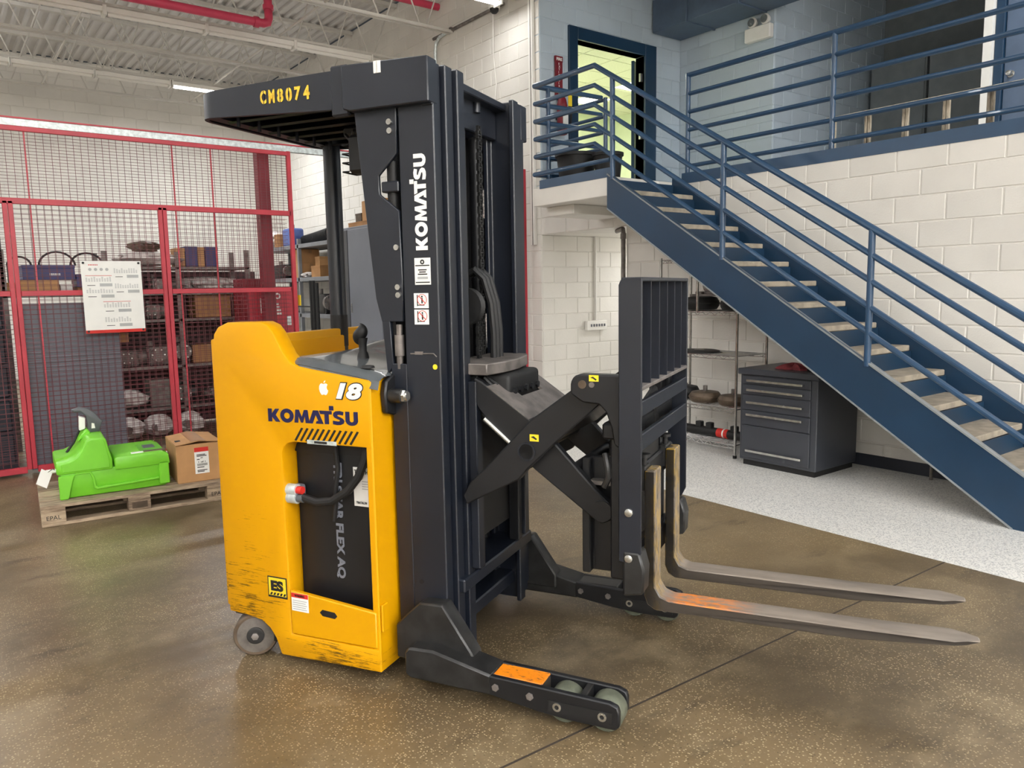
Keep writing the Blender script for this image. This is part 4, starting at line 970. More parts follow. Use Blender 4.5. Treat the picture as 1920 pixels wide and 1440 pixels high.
# vent slots: dark solids standing for the shade inside the openings
for k in range(11):
    u = -1.985+k*.0262
    T().prism([(u-.012, .960), (u-.002, .958), (u+.034, 1.010), (u+.024, 1.012)], 'y', near-.001, near+.01).obj('vent_slot_shade', M['soot'], sp)
dr = T().prism([(-2.06, .147), (-1.645, .155), (-1.645, .30), (-2.06, .333)], 'y', near-.003, near+.02).obj('battery_door', M['yellow'], tr, .004)
T().prism([(-1.913, .262), (-1.90, .275), (-1.84, .272), (-1.828, .258), (-1.84, .246), (-1.90, .249)], 'y', near-.004, near).obj('grip_slot_shade', M['soot'], dr)  # flat dark patch painted for the shade inside the slot
fc = T().box(-1.665, -1.634, near+.004, 2.535, .055, 1.205).obj('front_column', M['yellow'], tr, .005)
T().box(-1.632, -1.622, near+.01, near+.05, .22, .33).obj('door_latch', M['yellow'], fc, .003)
bt = T().box(-2.072, -1.668, 2.462, 3.37, .14, .945).obj('battery', M['black'], tr, .006)
T().box(-2.07, -1.66, near+.085, 2.47, .895, .95).obj('battery_top_edge', M['soot'], tr)
T().box(-2.39, -2.075, near+.08, far-.05, .20, 1.12).obj('rear_body', M['yellow'], tr, .006)
T().prism([(-2.395, .19), (-2.395, 1.25), (-1.638, 1.19), (-1.638, .06), (-2.12, .045), (-2.2, .17)], 'y', far-.06, far).obj('side_panel', M['yellow'], tr, .008, 2)
rp = T().box(-2.435, -2.395, near+.03, far, .20, 1.352).obj('rear_panel', M['yellow'], tr, .008, 2)
T().box(-2.396, -2.385, 2.62, far-.04, 1.02, 1.318).obj('inner_liner', M['yellow'], rp, .004)
T().box(-2.30, -1.64, near+.06, far-.06, .06, .14).obj('underframe', M['soot'], tr)
def edge(u): return 1.268-(u+2.0)*.17 if u > -1.95 else 1.26
def sm(t): t = max(0, min(1, t)); return t*t*(3-2*t)
def cons(a, b):
    u = -2.04+a*.43; v = near+.012+b*(far-.07-near)
    z = (1.262 if u < -1.96 else 1.262-(u+1.96)*.152)-.004
    z += .024*sm((v-near)/.07)+.045*sm((v-2.62)/.4)*sm((u+2.05)/.12)-.012*sm((a-.85)/.15)
    return (u, v, z)
cn = T().grid(cons, 26, 40).obj('console', M['console'], tr, ang=60)
T().box(-2.03, -1.67, near+.09, far-.06, .96, 1.19).obj('console_body', M['console'], tr, .006)
T().grid(lambda a, b: (-2.04+a*.44, near+.004+.012*b, (1.262 if -2.04+a*.44 < -1.96 else 1.262-(-2.04+a*.44+1.96)*.152)-.035+.031*b), 20, 1).obj('console_lip', M['console'], tr)
js = T().lathe([(.026, 0), (.022, .02), (.016, .03), (.017, .06), (.022, .085)], (-1.852, 2.65, 1.262), 16).obj('joystick', M['soot'], tr)
def knob(a, b):
    th, ph = a*2*PI, (b-.5)*PI
    return (-1.862+.034*math.cos(th)*math.cos(ph), 2.65+.026*math.sin(th)*math.cos(ph), 1.362+.034*math.sin(ph)+.012*math.cos(th))
T().grid(knob, 18, 10).obj('joystick_grip', M['soot'], js)
T().lathe([(.012, 0), (.028, 0), (.024, .008), (.012, .01)], (-1.70, 2.46, 1.246), 16).obj('console_switch', M['soot'], cn)
T().lathe([(.012, 0), (.045, 0), (.04, .012), (.02, .014)], (-1.98, 2.95, 1.30), 18).obj('console_dial', M['dgrey'], cn)
pole = T().cyl((-2.425, 3.27, 1.10), (-2.425, 3.27, 2.27), .043, 16).obj('guard_pole', M['mast'], tr)
T().cyl((-2.425, 3.27, 1.26), (-2.425, 3.27, 1.42), .0445, 16).obj('pole_wrap', M['soot'], pole)

# --- lettering and stickers on the near side
def near_text(nm, s, m, u, z, w, h, wt=.006, sh=0.0, sp_=1.0, off=.0012, v=near): return letters(nm, s, m, tr, tl(u, v-off, z), XF, YF, w, h, wt, sh, sp_)
KW = .431; u0 = -2.122
adv = [0, .0765, .152, .243, .307, .318, .372]   # letter starts across the word
def glyph(nm, polys, m, u, z, w, h, v=near, par=tr, xf=None):
    for i, p in enumerate(polys):
        o = T().prism([(u+x*w, z+y*h) for x, y in p], 'y', v-.0016, v-.0004).obj(nm, m, par)
def komatsu(place):
    """wide heavy capitals with a square raised on the T; place(polys) adds one letter made of outlines in word units"""
    L = []
    L.append([[(0, 0), (.045, 0), (.045, .38), (.088, 0), (.137, 0), (.088, .52), (.132, 1), (.085, 1), (.045, .62), (.045, 1), (0, 1)]])
    def ell(cx, cy, rx, ry, n=28): return [(cx+rx*math.cos(2*PI*i/n), cy+ry*math.sin(2*PI*i/n)) for i in range(n)]
    n = 28; O1 = ell(.219, .5, .077, .54); O2 = ell(.219, .5, .034, .24)
    L.append([[O1[i], O1[(i+1) % n], O2[(i+1) % n], O2[i]] for i in range(n)])
    L.append([[(.303, 0), (.345, 0), (.351, .52), (.377, .02), (.399, .02), (.423, .52), (.430, 0), (.472, 0), (.456, 1), (.416, 1), (.388, .44), (.359, 1), (.319, 1)]])
    L.append([[(.462, 0), (.508, 0), (.545, .66), (.573, .2), (.553, .2), (.542, 0), (.628, 0), (.572, 1), (.518, 1)]])
    L.append([[(.598, .74), (.642, .74), (.642, 0), (.688, 0), (.688, .74), (.722, .74), (.722, 1), (.584, 1)]])
    L.append([[(.695, 1.04), (.742, 1.04), (.742, 1.38), (.695, 1.38)]])
    L.append([[(.732, .03), (.775, -.03), (.815, -.01), (.846, .10), (.856, .29), (.842, .45), (.813, .56), (.783, .64), (.781, .72), (.80, .75), (.842, .71), (.85, .96), (.81, 1.03), (.765, 1.0), (.74, .87), (.736, .68), (.748, .53), (.778, .43), (.806, .36), (.808, .27), (.785, .24), (.732, .29)]])
    L.append([[(.868, 1), (.912, 1), (.912, .34), (.92, .25), (.934, .22), (.948, .25), (.956, .34), (.956, 1), (1.0, 1), (1.0, .28), (.985, .1), (.962, .0), (.934, -.03), (.906, .0), (.883, .1), (.868, .28)]])
    for polys in L: place(polys)
def side_word(polys):
    mb = T()
    for p in polys: mb.prism([(-2.122+x*.431, 1.029+y*.052+x*.006) for x, y in p], 'y', near-.0016, near-.0002)
    mb.obj('logo_letter', M['navy'], sp)
komatsu(side_word)
MV = 2.50
def mast_word(polys):
    mb = T()
    for p in polys: mb.prism([(-1.441-y*.050, 1.686+x*.348) for x, y in p], 'y', MV-.0016, MV-.0002)
    mb.obj('logo_letter', M['decal_white'], tr)
komatsu(mast_word)
letters('number_outline', '18', M['ink'], sp, tl(-1.790, near-.0009, 1.130), XF, YF, .129, .070, .0085, .25)
letters('number', '18', M['decal_white'], sp, tl(-1.787, near-.0018, 1.134), XF, YF, .122, .062, .005, .25)
def apple():
    pts = []
    prof = [(.5, .80), (.62, .86), (.76, .86), (.9, .78), (.82, .68), (.79, .56), (.83, .43), (.94, .34), (.88, .18), (.78, .05), (.68, .0), (.5, .05), (.32, .0), (.22, .05), (.1, .22), (.03, .45), (.06, .66), (.17, .82), (.30, .87), (.42, .83)]
    T().prism([(-1.866+x*.046, 1.146+y*.052) for x, y in prof], 'y', near-.0016, near-.0002).obj('fruit_sticker', M['decal_white'], sp)
    T().prism([(-1.866+x*.046, 1.146+y*.052) for x, y in ((.5, .88), (.55, 1.02), (.7, 1.1), (.66, .97))], 'y', near-.0016, near-.0002).obj('sticker_leaf', M['decal_white'], sp)
apple()
es = T().box(-2.175, -2.076, near-.0012, near, .289, .379).obj('es_sign', M['ink'], tr); T().box(-2.170, -2.081, near-.0018, near-.001, .298, .374).obj('sign_face', M['sticker_yellow'], es)
letters('lettering', 'ES', M['ink'], es, tl(-2.158, near-.0024, .318), XF, YF, .064, .045, .006)
for k in range(5): T().prism([(-2.165+k*.017, .300), (-2.155+k*.017, .300), (-2.149+k*.017, .311), (-2.159+k*.017, .311)], 'y', near-.0024, near-.0012).obj('hazard_stripe', M['ink'], es)
wl = T().box(-2.052, -1.968, near-.0045, near-.003, .250, .325).obj('warning_label', M['decal_white'], dr); T().box(-2.052, -1.968, near-.0052, near-.004, .307, .325).obj('warning_header', M['red_ink'], wl)
letters('lettering', 'WARNING', M['ink'], wl, tl(-2.035, near-.0056, .311), XF, YF, .05, .010, .002)
for k in range(5): T().box(-2.046, -1.975-.006*(k % 2), near-.0052, near-.004, .257+k*.009, .2605+k*.009).obj('print_line', M['grey_ink'], wl)
T().box(-1.935, -1.795, near-.0012, near, .950, .966).obj('plate', M['zinc'], sp)
T().box(-1.90, -1.84, near-.0022, near-.001, .9535, .9625).obj('plate_print', M['ink'], sp)
# battery face: connector, cable, print
BV = 2.462
cx = T().box(-2.062, -2.015, 2.385, 2.45, .70, .765).obj('charging_connector', M['cabinet_grey'], tr, .012, 2)
T().cyl((-2.02, 2.40, .748), (-1.995, 2.40, .748), .016, 12).obj('red_plug', M['red_ink'], cx)
T().cyl((-2.03, 2.40, .715), (-1.99, 2.40, .715), .017, 12).obj('green_plug', M['dgrey'], cx)
T().cyl((-2.065, 2.40, .748), (-2.02, 2.40, .748), .024, 14).cyl((-2.065, 2.40, .715), (-2.02, 2.40, .715), .024, 14).obj('connector_shell', M['zinc'], cx)
T().tube([(-1.995, 2.402, .72), (-1.93, 2.405, .705), (-1.86, 2.41, .715), (-1.79, 2.42, .76), (-1.74, 2.425, .82), (-1.71, 2.43, .89), (-1.70, 2.44, .95)], .017, 10).obj('cable', M['soot'], tr)
T().tube([(-1.86, 2.445, .95), (-1.855, 2.45, .84), (-1.87, 2.45, .76), (-1.875, 2.45, .68), (-1.885, 2.45, .62)], .010, 8).obj('cable', M['soot'], tr)
lb = T().box(-1.79, -1.672, BV-.0015, BV, .69, .848).obj('battery_label', M['decal_white'], bt)
letters('lettering', 'TRIATHLON', M['ink'], lb, tl(-1.785, BV-.0022, .822), XF, YF, .105, .016, .003)
letters('lettering', 'TRIATHLON', M['ink'], lb, tl(-1.78, BV-.0022, .70), XF, YF, .05, .010, .003)
for k in range(4): T().box(-1.75, -1.715, BV-.0022, BV-.001, .79-k*.010, .794-k*.010).obj('print_line', M['grey_ink'], lb)
letters('lettering', 'STAR FLEX AQ', M['cabinet_grey'], bt, tl(-1.892, BV-.0012, .765), (0, 0, -1), (1, 0, 0), .388, .044, .004)
letters('lettering', 'TRI', M['cabinet_grey'], bt, tl(-1.885, BV-.0012, .86), (0, 0, -1), (1, 0, 0), .08, .04, .004)

# --- rear wheel, turned
rw = thing('x', 'x', 'x'); bpy.data.objects.remove(rw)
wx = Vector((.55, -.835, 0)).normalized(); wc = Vector((-2.30, 2.425, .093))
def wheel_part(nm, prof, m, par, n=36):
    mb = MB(); mb.lathe(prof, (0, 0, 0), n)
    R = wx.to_track_quat('Z', 'Y').to_matrix().to_4x4()
    mb.xf(Matrix.Translation(wc-Vector(TS)) @ R); return mb.obj(nm, m, par)
w_ = wheel_part('rear_wheel', [(.07, -.045), (.088, -.04), (.092, -.03), (.092, .03), (.088, .04), (.07, .045)], M['wheel'], tr)
wheel_part('tyre_edge', [(.078, .0425), (.0935, .028), (.0935, .034), (.088, .043)], M['brown_dark'], w_)
wheel_part('wheel_hub', [(.001, .044), (.036, .044), (.036, .052), (.030, .054), (.001, .05)], M['gunmetal'], w_)
wheel_part('axle_nut', [(.001, .05), (.016, .05), (.016, .062), (.012, .064), (.001, .064)], M['iron'], w_, 6)
T().box(-2.39, -2.16, 2.40, 2.62, .17, .21).obj('wheel_bracket', M['soot'], tr)
w2 = wheel_part('rear_wheel', [(.07, -.045), (.09, -.03), (.09, .03), (.07, .045)], M['wheel'], tr); w2.location = V*0+Vector((0, .9, 0))

# --- overhead guard
gd = None
def band(path, z0f, z1f, th):
    mb = T(); P = [Vector((p[0], p[1], 0)) for p in path]; n = len(P)
    off = []
    for i, p in enumerate(P):
        d = (P[min(i+1, n-1)]-P[max(i-1, 0)]).normalized(); off.append(p+Vector((-d.y, d.x, 0))*th)
    vs = []
    for p, q in zip(P, off): vs += [(p.x, p.y, z0f(p.x)), (q.x, q.y, z0f(p.x)), (q.x, q.y, z1f(p.x)), (p.x, p.y, z1f(p.x))]
    fs = []
    for i in range(n-1):
        for j in range(4): fs.append((4*i+j, 4*i+(j+1) % 4, 4*(i+1)+(j+1) % 4, 4*(i+1)+j))
    fs += [(3, 2, 1, 0), (4*n-4, 4*n-3, 4*n-2, 4*n-1)]
    return mb.add(vs, fs)
def arc(cx, cy, r, a0, a1, n=8): return [(cx+r*math.cos(math.radians(a0+(a1-a0)*i/n)), cy+r*math.sin(math.radians(a0+(a1-a0)*i/n))) for i in range(n+1)]
GN, GF = 2.495, 3.335
gp = [(-1.75, GN)]+[(-2.1, GN)]+arc(-2.44, GN+.10, .10, 270, 180)+arc(-2.44, GF-.10, .10, 180, 90)+[(-2.1, GF), (-1.75, GF)]
gb = lambda u: 2.225+(u+1.8)*-.052
gtop = lambda u: 2.368 if u > -2.40 else 2.368-(-2.40-u)*.10
gf = band(gp, gb, gtop, -.018).obj('guard_frame', M['mast'], tr, ang=30)
for k in range(6):
    v = 2.60+k*.125
    T().prism([(v, 2.262), (v+.012, 2.255), (v+.10, 2.30), (v+.10, 2.345), (v+.088, 2.345), (v+.088, 2.306), (v+.010, 2.268)], 'x', -2.46, -1.72).obj('guard_slat', M['mast'], tr)
    T().box(-2.40, -2.385, v-.012, v, 2.235, 2.29).obj('slat_end', M['mast'], tr, .003)
T().prism([(-2.44, GN+.02), (-2.50, GN+.06), (-2.525, GN+.11), (-2.525, GF-.11), (-2.50, GF-.06), (-2.44, GF-.02), (-1.74, GF-.02), (-1.74, GN+.02)], 'z', 2.348, 2.356).obj('guard_roof', M['mast'], tr)
T().box(-2.49, -2.43, GN+.02, GF-.02, 2.262, 2.28).obj('rear_lip', M['mast'], tr)
for (a, b) in ((2.463, 2.53), (mir(2.53), mir(2.463))):
    T().prism([(-1.77, 2.215), (-1.735, 2.205), (-1.40, 2.205), (-1.40, 2.362), (-1.735, 2.372), (-1.77, 2.372)], 'y', a, b).obj('guard_box', M['mast'], tr, .004)
T().box(-1.84, -1.76, 2.49, 2.515, 2.20, 2.384).obj('guard_gusset', M['mast'], tr, .006)
T().box(-1.77, -1.64, 2.53, mir(2.53), 2.22, 2.30).obj('guard_cross_beam', M['mast'], tr, .006)
T().box(-1.624, -1.606, 2.4600, 2.465, 2.325, 2.368).box(-1.612, -1.594, 2.4600, 2.465, 2.325, 2.368).obj('white_clip', M['white'], tr, .001)
for i, c in enumerate('CM8074'):
    letters('stencil_letter', c, M['stencil'], gf, tl(-2.182+i*.0425, GN-.0014, 2.283-i*.001), XF, YF, .03, .052, .004)
for (i, dx) in ((0, .018), (2, .0145), (3, .0145)): T().box(-2.182+i*.0425+dx-.0016, -2.182+i*.0425+dx+.0016, GN-.0026, GN-.0012, 2.281, 2.337).obj('stencil_gap', M['mast'], gf)
T().box(-2.06, -1.97, 2.86, 2.96, 2.21, 2.25).obj('guard_lamp', M['soot'], tr, .01); T().tube([(-2.0, 2.8, 2.20), (-1.9, 2.7, 2.15), (-1.85, 2.65, 2.18)], .008, 6).obj('cable', M['soot'], tr)
T().box(-1.875, -1.80, 2.63, 2.70, 2.01, 2.16).obj('work_lamp', M['soot'], tr, .012)
for k in range(4): T().tube([(-1.86, 2.62, 2.12-.035*k), (-1.89, 2.62, 2.12-.035*k), (-1.89, 2.71, 2.12-.035*k), (-1.86, 2.71, 2.12-.035*k)], .003, 5).obj('lamp_cage_wire', M['soot'], tr)

# --- front pillar plates
pil = [(-1.744, 2.21), (-1.706, 1.796), (-1.678, 1.510), (-1.655, 1.420), (-1.560, 1.422), (-1.555, 1.579), (-1.560, 1.835), (-1.643, 1.899), (-1.645, 1.968), (-1.562, 2.043), (-1.560, 2.21)]
for v in (2.50, mir(2.515)):
    T().prism(pil, 'y', v, v+.015).obj('pillar_plate', M['mast'], tr, .003)
    T().prism([(-1.655, 1.425), (-1.618, 1.425), (-1.608, 1.25), (-1.638, 1.22)], 'y', v, v+.02).obj('pillar_leg', M['mast'], tr, .003)
T().cyl((-1.585, 2.51, 1.24), (-1.583, 2.51, 1.41), .012, 10).cyl((-1.584, 2.51, 1.29), (-1.584, 2.51, 1.37), .019, 12).obj('gas_spring', M['iron'], tr)
T().box(-1.635, -1.56, 2.50, 2.54, 1.905, 1.945).obj('pillar_bracket', M['mast'], tr, .004)
T().cyl((-1.60, 2.53, 1.80), (-1.597, 2.53, 2.02), .018, 12).obj('hydraulic_fitting', M['soot'], tr)
for (u, z) in ((-1.588, 2.158), (-1.587, 2.126), (-1.575, 1.552), (-1.574, 1.522), (-1.575, 1.70)): T().cyl((u, 2.492, z), (u, 2.50, z), .011, 12).obj('bolt', M['steel'], tr)

# --- mast rails (three nested channels each side)
def channel(v, u0, u1, z0, z1, nm, m, s):
    """C channel: web on the outside, flanges turned inward (s=+1 near side)"""
    w, fl, th = .016, .055, .022
    p = [(u0, v), (u1, v), (u1, v+s*fl), (u1-th, v+s*fl), (u1-th, v+s*w), (u0+th, v+s*w), (u0+th, v+s*fl), (u0, v+s*fl)]
    return T().prism(p, 'z', z0, z1).obj(nm, m, tr, .004)
for s, f in ((1, lambda v: v), (-1, mir)):
    channel(f(2.50), -1.552, -1.402, .12, 2.352, 'outer_rail', M['mast'], s)
    channel(f(2.565), -1.535, -1.385, .10, 2.352, 'middle_rail', M['mast'], s)
    channel(f(2.63), -1.52, -1.37, .085, 2.350, 'inner_rail', M['mast'], s)
    T().box(-1.62, -1.55, min(f(2.50), f(2.515)), max(f(2.50), f(2.515)), .12, 1.26).obj('mast_side_plate', M['mast'], tr, .003)
    T().box(-1.445, -1.402, min(f(2.492), f(2.50)), max(f(2.492), f(2.50)), 2.20, 2.345).obj('shim_stack', M['mast'], tr, .002)
T().box(-1.62, -1.605, 2.52, mir(2.52), .25, 2.2).obj('mast_dark_fill', M['soot'], tr)  # dark sheet added to fill the gloom between the rails
T().box(-1.50, -1.47, 2.65, mir(2.65), 2.19, 2.325).obj('mast_top_plate', M['mast'], tr, .004)
T().cyl((-1.465, 2.98, 2.27), (-1.465, 2.98, 2.34), .018, 12).obj('mast_stop', M['mast'], tr)
T().box(-1.56, -1.42, 2.53, mir(2.53), 2.31, 2.34).obj('mast_cross_member', M['mast'], tr, .004)
T().box(-1.60, -1.36, 2.57, mir(2.57), .345, .40).obj('mast_cross_member', M['mast'], tr, .006)
T().box(-1.56, -1.42, 2.53, mir(2.53), .16, .22).obj('mast_cross_member', M['mast'], tr, .006)
for v in (2.74, 3.09): T().cyl((-1.53, v, .4), (-1.53, v, 2.19), .028, 14).obj('lift_cylinder', M['black'], tr)
for v in (2.80, 2.86, 2.90): T().cyl((-1.49, v, 1.2), (-1.49, v, 2.19), .010, 8).obj('hydraulic_hose', M['soot'], tr)
T().cyl((-1.47, 2.84, 1.26), (-1.47, 2.84, 2.19), .006, 8).obj('chrome_rod', M['steel'], tr)
def chain(v, u, z0, z1, nm='lift_chain'):
    mb = T(); z = z0; k = 0
    while z < z1:
        w = .018 if k % 2 else .011
        mb.box(u-.006, u+.006, v-w, v-w+.005, z, z+.03); mb.box(u-.006, u+.006, v+w-.005, v+w, z, z+.03); mb.box(u-.004, u+.004, v-w, v+w, z+.012, z+.018)
        z += .022; k += 1
    return mb.obj(nm, M['gunmetal'], tr)
chain(2.965, -1.45, 1.26, 2.19); chain(2.885, -1.43, 1.20, 1.46)
T().lathe([(.03, -.02), (.075, -.02), (.062, -.008), (.062, .008), (.075, .02), (.03, .02)], (-1.44, 2.80, 1.47), 24, 'y').obj('chain_sheave', M['soot'], tr)
for v, r in ((2.92, .014), (2.955, .014), (2.99, .012)):
    T().tube([(-1.50, v, 1.60), (-1.46, v, 1.62), (-1.42, v, 1.58), (-1.395, v+.01, 1.48), (-1.385, v+.012, 1.36), (-1.385, v+.012, 1.22)], r, 8).obj('hydraulic_hose', M['soot'], tr)
T().tube([(-1.43, 2.73, .42), (-1.42, 2.74, .55), (-1.43, 2.73, .70), (-1.44, 2.73, .8)], .016, 8).obj('anchor_chain', M['gunmetal'], tr)
for k in range(5): T().cyl((-1.425, 2.735, .45+k*.07), (-1.395, 2.735, .45+k*.07), .016, 8).obj('chain_anchor', M['iron'], tr)
# mast stickers
s1 = T().box(-1.500, -1.432, MV-.0018, MV, 1.559, 1.658).obj('dealer_label', M['decal_white'], tr, .0004)
MB().lathe([(.004, 0), (.009, 0), (.009, .0006), (.004, .0006)], (0, 0, 0), 14, ring=True).xf(Matrix.Translation(tl(-1.466, MV-.0019, 1.643)) @ Matrix.Rotation(PI/2, 4, 'X')).obj('print_emblem', M['ink'], s1)
for k, (z, a, b, m) in enumerate(((1.628, .004, .064, 'ink'), (1.612, .016, .052, 'ink'), (1.604, .02, .048, 'ink'), (1.596, .014, .054, 'ink'), (1.580, .012, .056, 'grey_ink'), (1.566, .004, .064, 'ink'))):
    T().box(-1.500+a, -1.500+b, MV-.0026, MV-.0017, z, z+(.004 if m == 'ink' else .009)).obj('print_line', M[m], s1)
for (z0, z1) in ((1.472, 1.528), (1.411, 1.467)):
    s2 = T().box(-1.507, -1.445, MV-.0018, MV, z0, z1).obj('pictogram_label', M['decal_white'], tr)
    zc = (z0+z1)/2+.004
    MB().lathe([(.0185, 0), (.0205, 0), (.0205, .0006), (.0185, .0006)], (0, 0, 0), 24, ring=True).xf(Matrix.Translation(tl(-1.472, MV-.0019, zc)) @ Matrix.Rotation(PI/2, 4, 'X')).obj('prohibition_ring', M['red_ink'], s2)
    T().prism([(-1.487, zc+.013), (-1.485, zc+.015), (-1.457, zc-.013), (-1.459, zc-.015)], 'y', MV-.0026, MV-.0018).obj('prohibition_bar', M['red_ink'], s2)
    T().box(-1.475, -1.469, MV-.0024, MV-.0018, zc-.014, zc+.006).obj('pictogram_figure', M['ink'], s2)
    MB().lathe([(.001, 0), (.0035, 0), (.0035, .0006), (.001, .0006)], (0, 0, 0), 10).xf(Matrix.Translation(tl(-1.472, MV-.0019, zc+.011)) @ Matrix.Rotation(PI/2, 4, 'X')).obj('pictogram_figure', M['ink'], s2)
    T().box(-1.494, -1.490, MV-.0024, MV-.0018, zc-.024, zc+.018).box(-1.490, -1.462, MV-.0024, MV-.0018, zc-.022, zc-.019).obj('pictogram_mast', M['ink'], s2)
MB().lathe([(.001, 0), (.010, 0), (.010, .001), (.001, .001)], (0, 0, 0), 18).xf(Matrix.Translation(tl(-1.425, MV-.0004, 1.252)) @ Matrix.Rotation(PI/2, 4, 'X')).obj('yellow_dot', M['sticker_yellow'], tr)
T().tube([(-1.53, MV-.001, 1.30), (-1.43, MV-.001, 1.302), (-1.417, MV-.001, 1.29)], .0025, 6).obj('panel_seam', M['iron'], tr)
T().box(-1.51, -1.475, MV-.004, MV, 1.297, 1.309).obj('seam_tab', M['iron'], tr)
T().cyl((-1.515, MV-.002, .40), (-1.515, MV+.001, .40), .010, 12).obj('plate_hole_shade', M['soot'], tr)  # dark disc laid on the plate for the shade in a hole
# mast pivot with chrome bolt
pv = T().prism([(2.44, 1.075), (2.50, 1.06), (2.555, 1.085), (2.57, 1.13), (2.555, 1.205), (2.50, 1.222), (2.445, 1.20), (2.43, 1.15)], 'x', -1.632, -1.605).obj('pivot_bracket', M['black'], tr, .006)
T().cyl((-1.605, 2.47, 1.14), (-1.553, 2.47, 1.14), .028, 20).obj('pivot_pin', M['gunmetal'], pv); T().cyl((-1.553, 2.47, 1.14), (-1.538, 2.47, 1.14), .024, 6).cyl((-1.538, 2.47, 1.14), (-1.530, 2.47, 1.14), .017, 16).obj('pivot_bolt', M['steel'], pv)

# --- mast carriage
cp = [(-1.50, 2.665), (-1.29, 2.665), (-1.265, 2.78), (-1.265, 2.92), (-1.30, 3.10), (-1.33, 3.165), (-1.50, 3.165)]
T().prism(cp, 'z', 1.205, 1.250).obj('carriage_top_plate', M['iron'], tr, .004)
vb = T().box(-1.36, -1.235, 2.76, 3.08, 1.075, 1.20).obj('valve_block', M['soot'], tr, .02, 3)
for k in range(5): T().cyl((-1.235, 2.80+k*.06, 1.13), (-1.225, 2.80+k*.06, 1.13), .014, 10).obj('valve_port', M['black'], vb)
for k in range(4): T().tube([(-1.33, 2.72+.02*k, 1.19), (-1.29, 2.73+.02*k, 1.15+.01*k), (-1.30, 2.75, 1.09)], .008, 6).obj('hydraulic_hose', M['soot'], tr)
for s, f in ((1, lambda v: v), (-1, mir)):
    a, b = sorted((f(2.70), f(2.74)))
    T().box(-1.40, -1.35, a, b, .40, 1.20).obj('carriage_upright', M['black'], tr, .004)
    a, b = sorted((f(2.655), f(2.70)))
    T().box(-1.37, -1.335, a, b, .42, 1.18).obj('carriage_upright', M['mast'], tr, .003)
T().box(-1.42, -1.40, 2.68, mir(2.68), .5, 1.18).obj('carriage_back_plate', M['soot'], tr)

# --- scissor arms
armA = [(-.80, 1.205), (-.871, 1.207), (-1.084, 1.051), (-1.275, .855), (-1.345, .79), (-1.375, .735), (-1.36, .70), (-1.284, .74), (-1.134, .819), (-1.096, .864), (-.981, .973), (-.770, 1.161)]
armB = [(-1.345, 1.195), (-1.315, 1.181), (-1.115, 1.043), (-1.007, .952), (-.854, .792), (-.80, .745), (-.782, .712), (-.79, .68), (-.825, .662), (-.862, .680), (-1.092, .846), (-1.218, .949), (-1.327, 1.07), (-1.36, 1.13)]
for s, f in ((1, lambda v: v), (-1, mir)):
    a, b = sorted((f(2.60), f(2.64))); aa = T().prism(armA, 'y', a, b).obj('scissor_arm', M['black'], tr, .005)
    if s == 1:
        MB().lathe([(.03, 0), (.036, 0), (.036, .004), (.03, .004)], (0, 0, 0), 24, ring=True).xf(Matrix.Translation(tl(-1.10, 2.5995, .93)) @ Matrix.Rotation(PI/2, 4, 'X')).obj('pivot_ring', M['mast'], aa)
        q = T().box(-1.086, -1.050, 2.598, 2.60, .972, .998).obj('hazard_sticker', M['sticker_yellow'], aa); T().prism([(-1.082, .988), (-1.07, .992), (-1.056, .982), (-1.06, .977), (-1.072, .984)], 'y', 2.5974, 2.598).obj('pictogram', M['ink'], q)
    a, b = sorted((f(2.662), f(2.70))); T().prism(armB, 'y', a, b).obj('scissor_arm', M['black'], tr, .005)
    a, b = sorted((f(2.655), f(2.662))); T().cyl((-.825, a, .712), (-.825, b, .712), .040, 22).obj('arm_pin', M['black'], tr)
def slab(p, q, th, v0, v1):
    d = (Vector(q)-Vector(p)).normalized(); n = Vector((-d.y, d.x))*th
    return T().prism([p, q, (q[0]+n.x, q[1]+n.y), (p[0]+n.x, p[1]+n.y)], 'y', v0, v1)
slab((-1.115, 1.043), (-1.29, 1.164), .012, 2.664, 2.82).obj('arm_cover_plate', M['iron'], tr)
slab((-1.115, 1.043), (-1.21, 1.1088), .012, 2.82, 3.05).obj('arm_cover_plate', M['iron'], tr)
slab((-1.115, 1.043), (-1.29, 1.164), .012, 3.05, 3.166).obj('arm_cover_plate', M['iron'], tr)
T().cyl((-1.10, 2.60, .93), (-1.10, mir(2.60), .93), .028, 16).obj('scissor_shaft', M['black'], tr)
T().cyl((-1.36, 2.735, 1.05), (-1.24, 2.735, .96), .020, 12).obj('reach_cylinder', M['gunmetal'], tr)
T().cyl((-1.30, 2.655, 1.035), (-1.19, 2.655, .945), .010, 12).obj('reach_cylinder_rod', M['steel'], tr)
T().cyl((-.95, 2.68, .85), (-.95, mir(2.68), .85), .022, 14).obj('arm_cross_tube', M['black'], tr)
slab((-.83, 1.13), (-1.00, .98), .012, 2.70, 3.13).obj('arm_tie_plate', M['black'], tr)

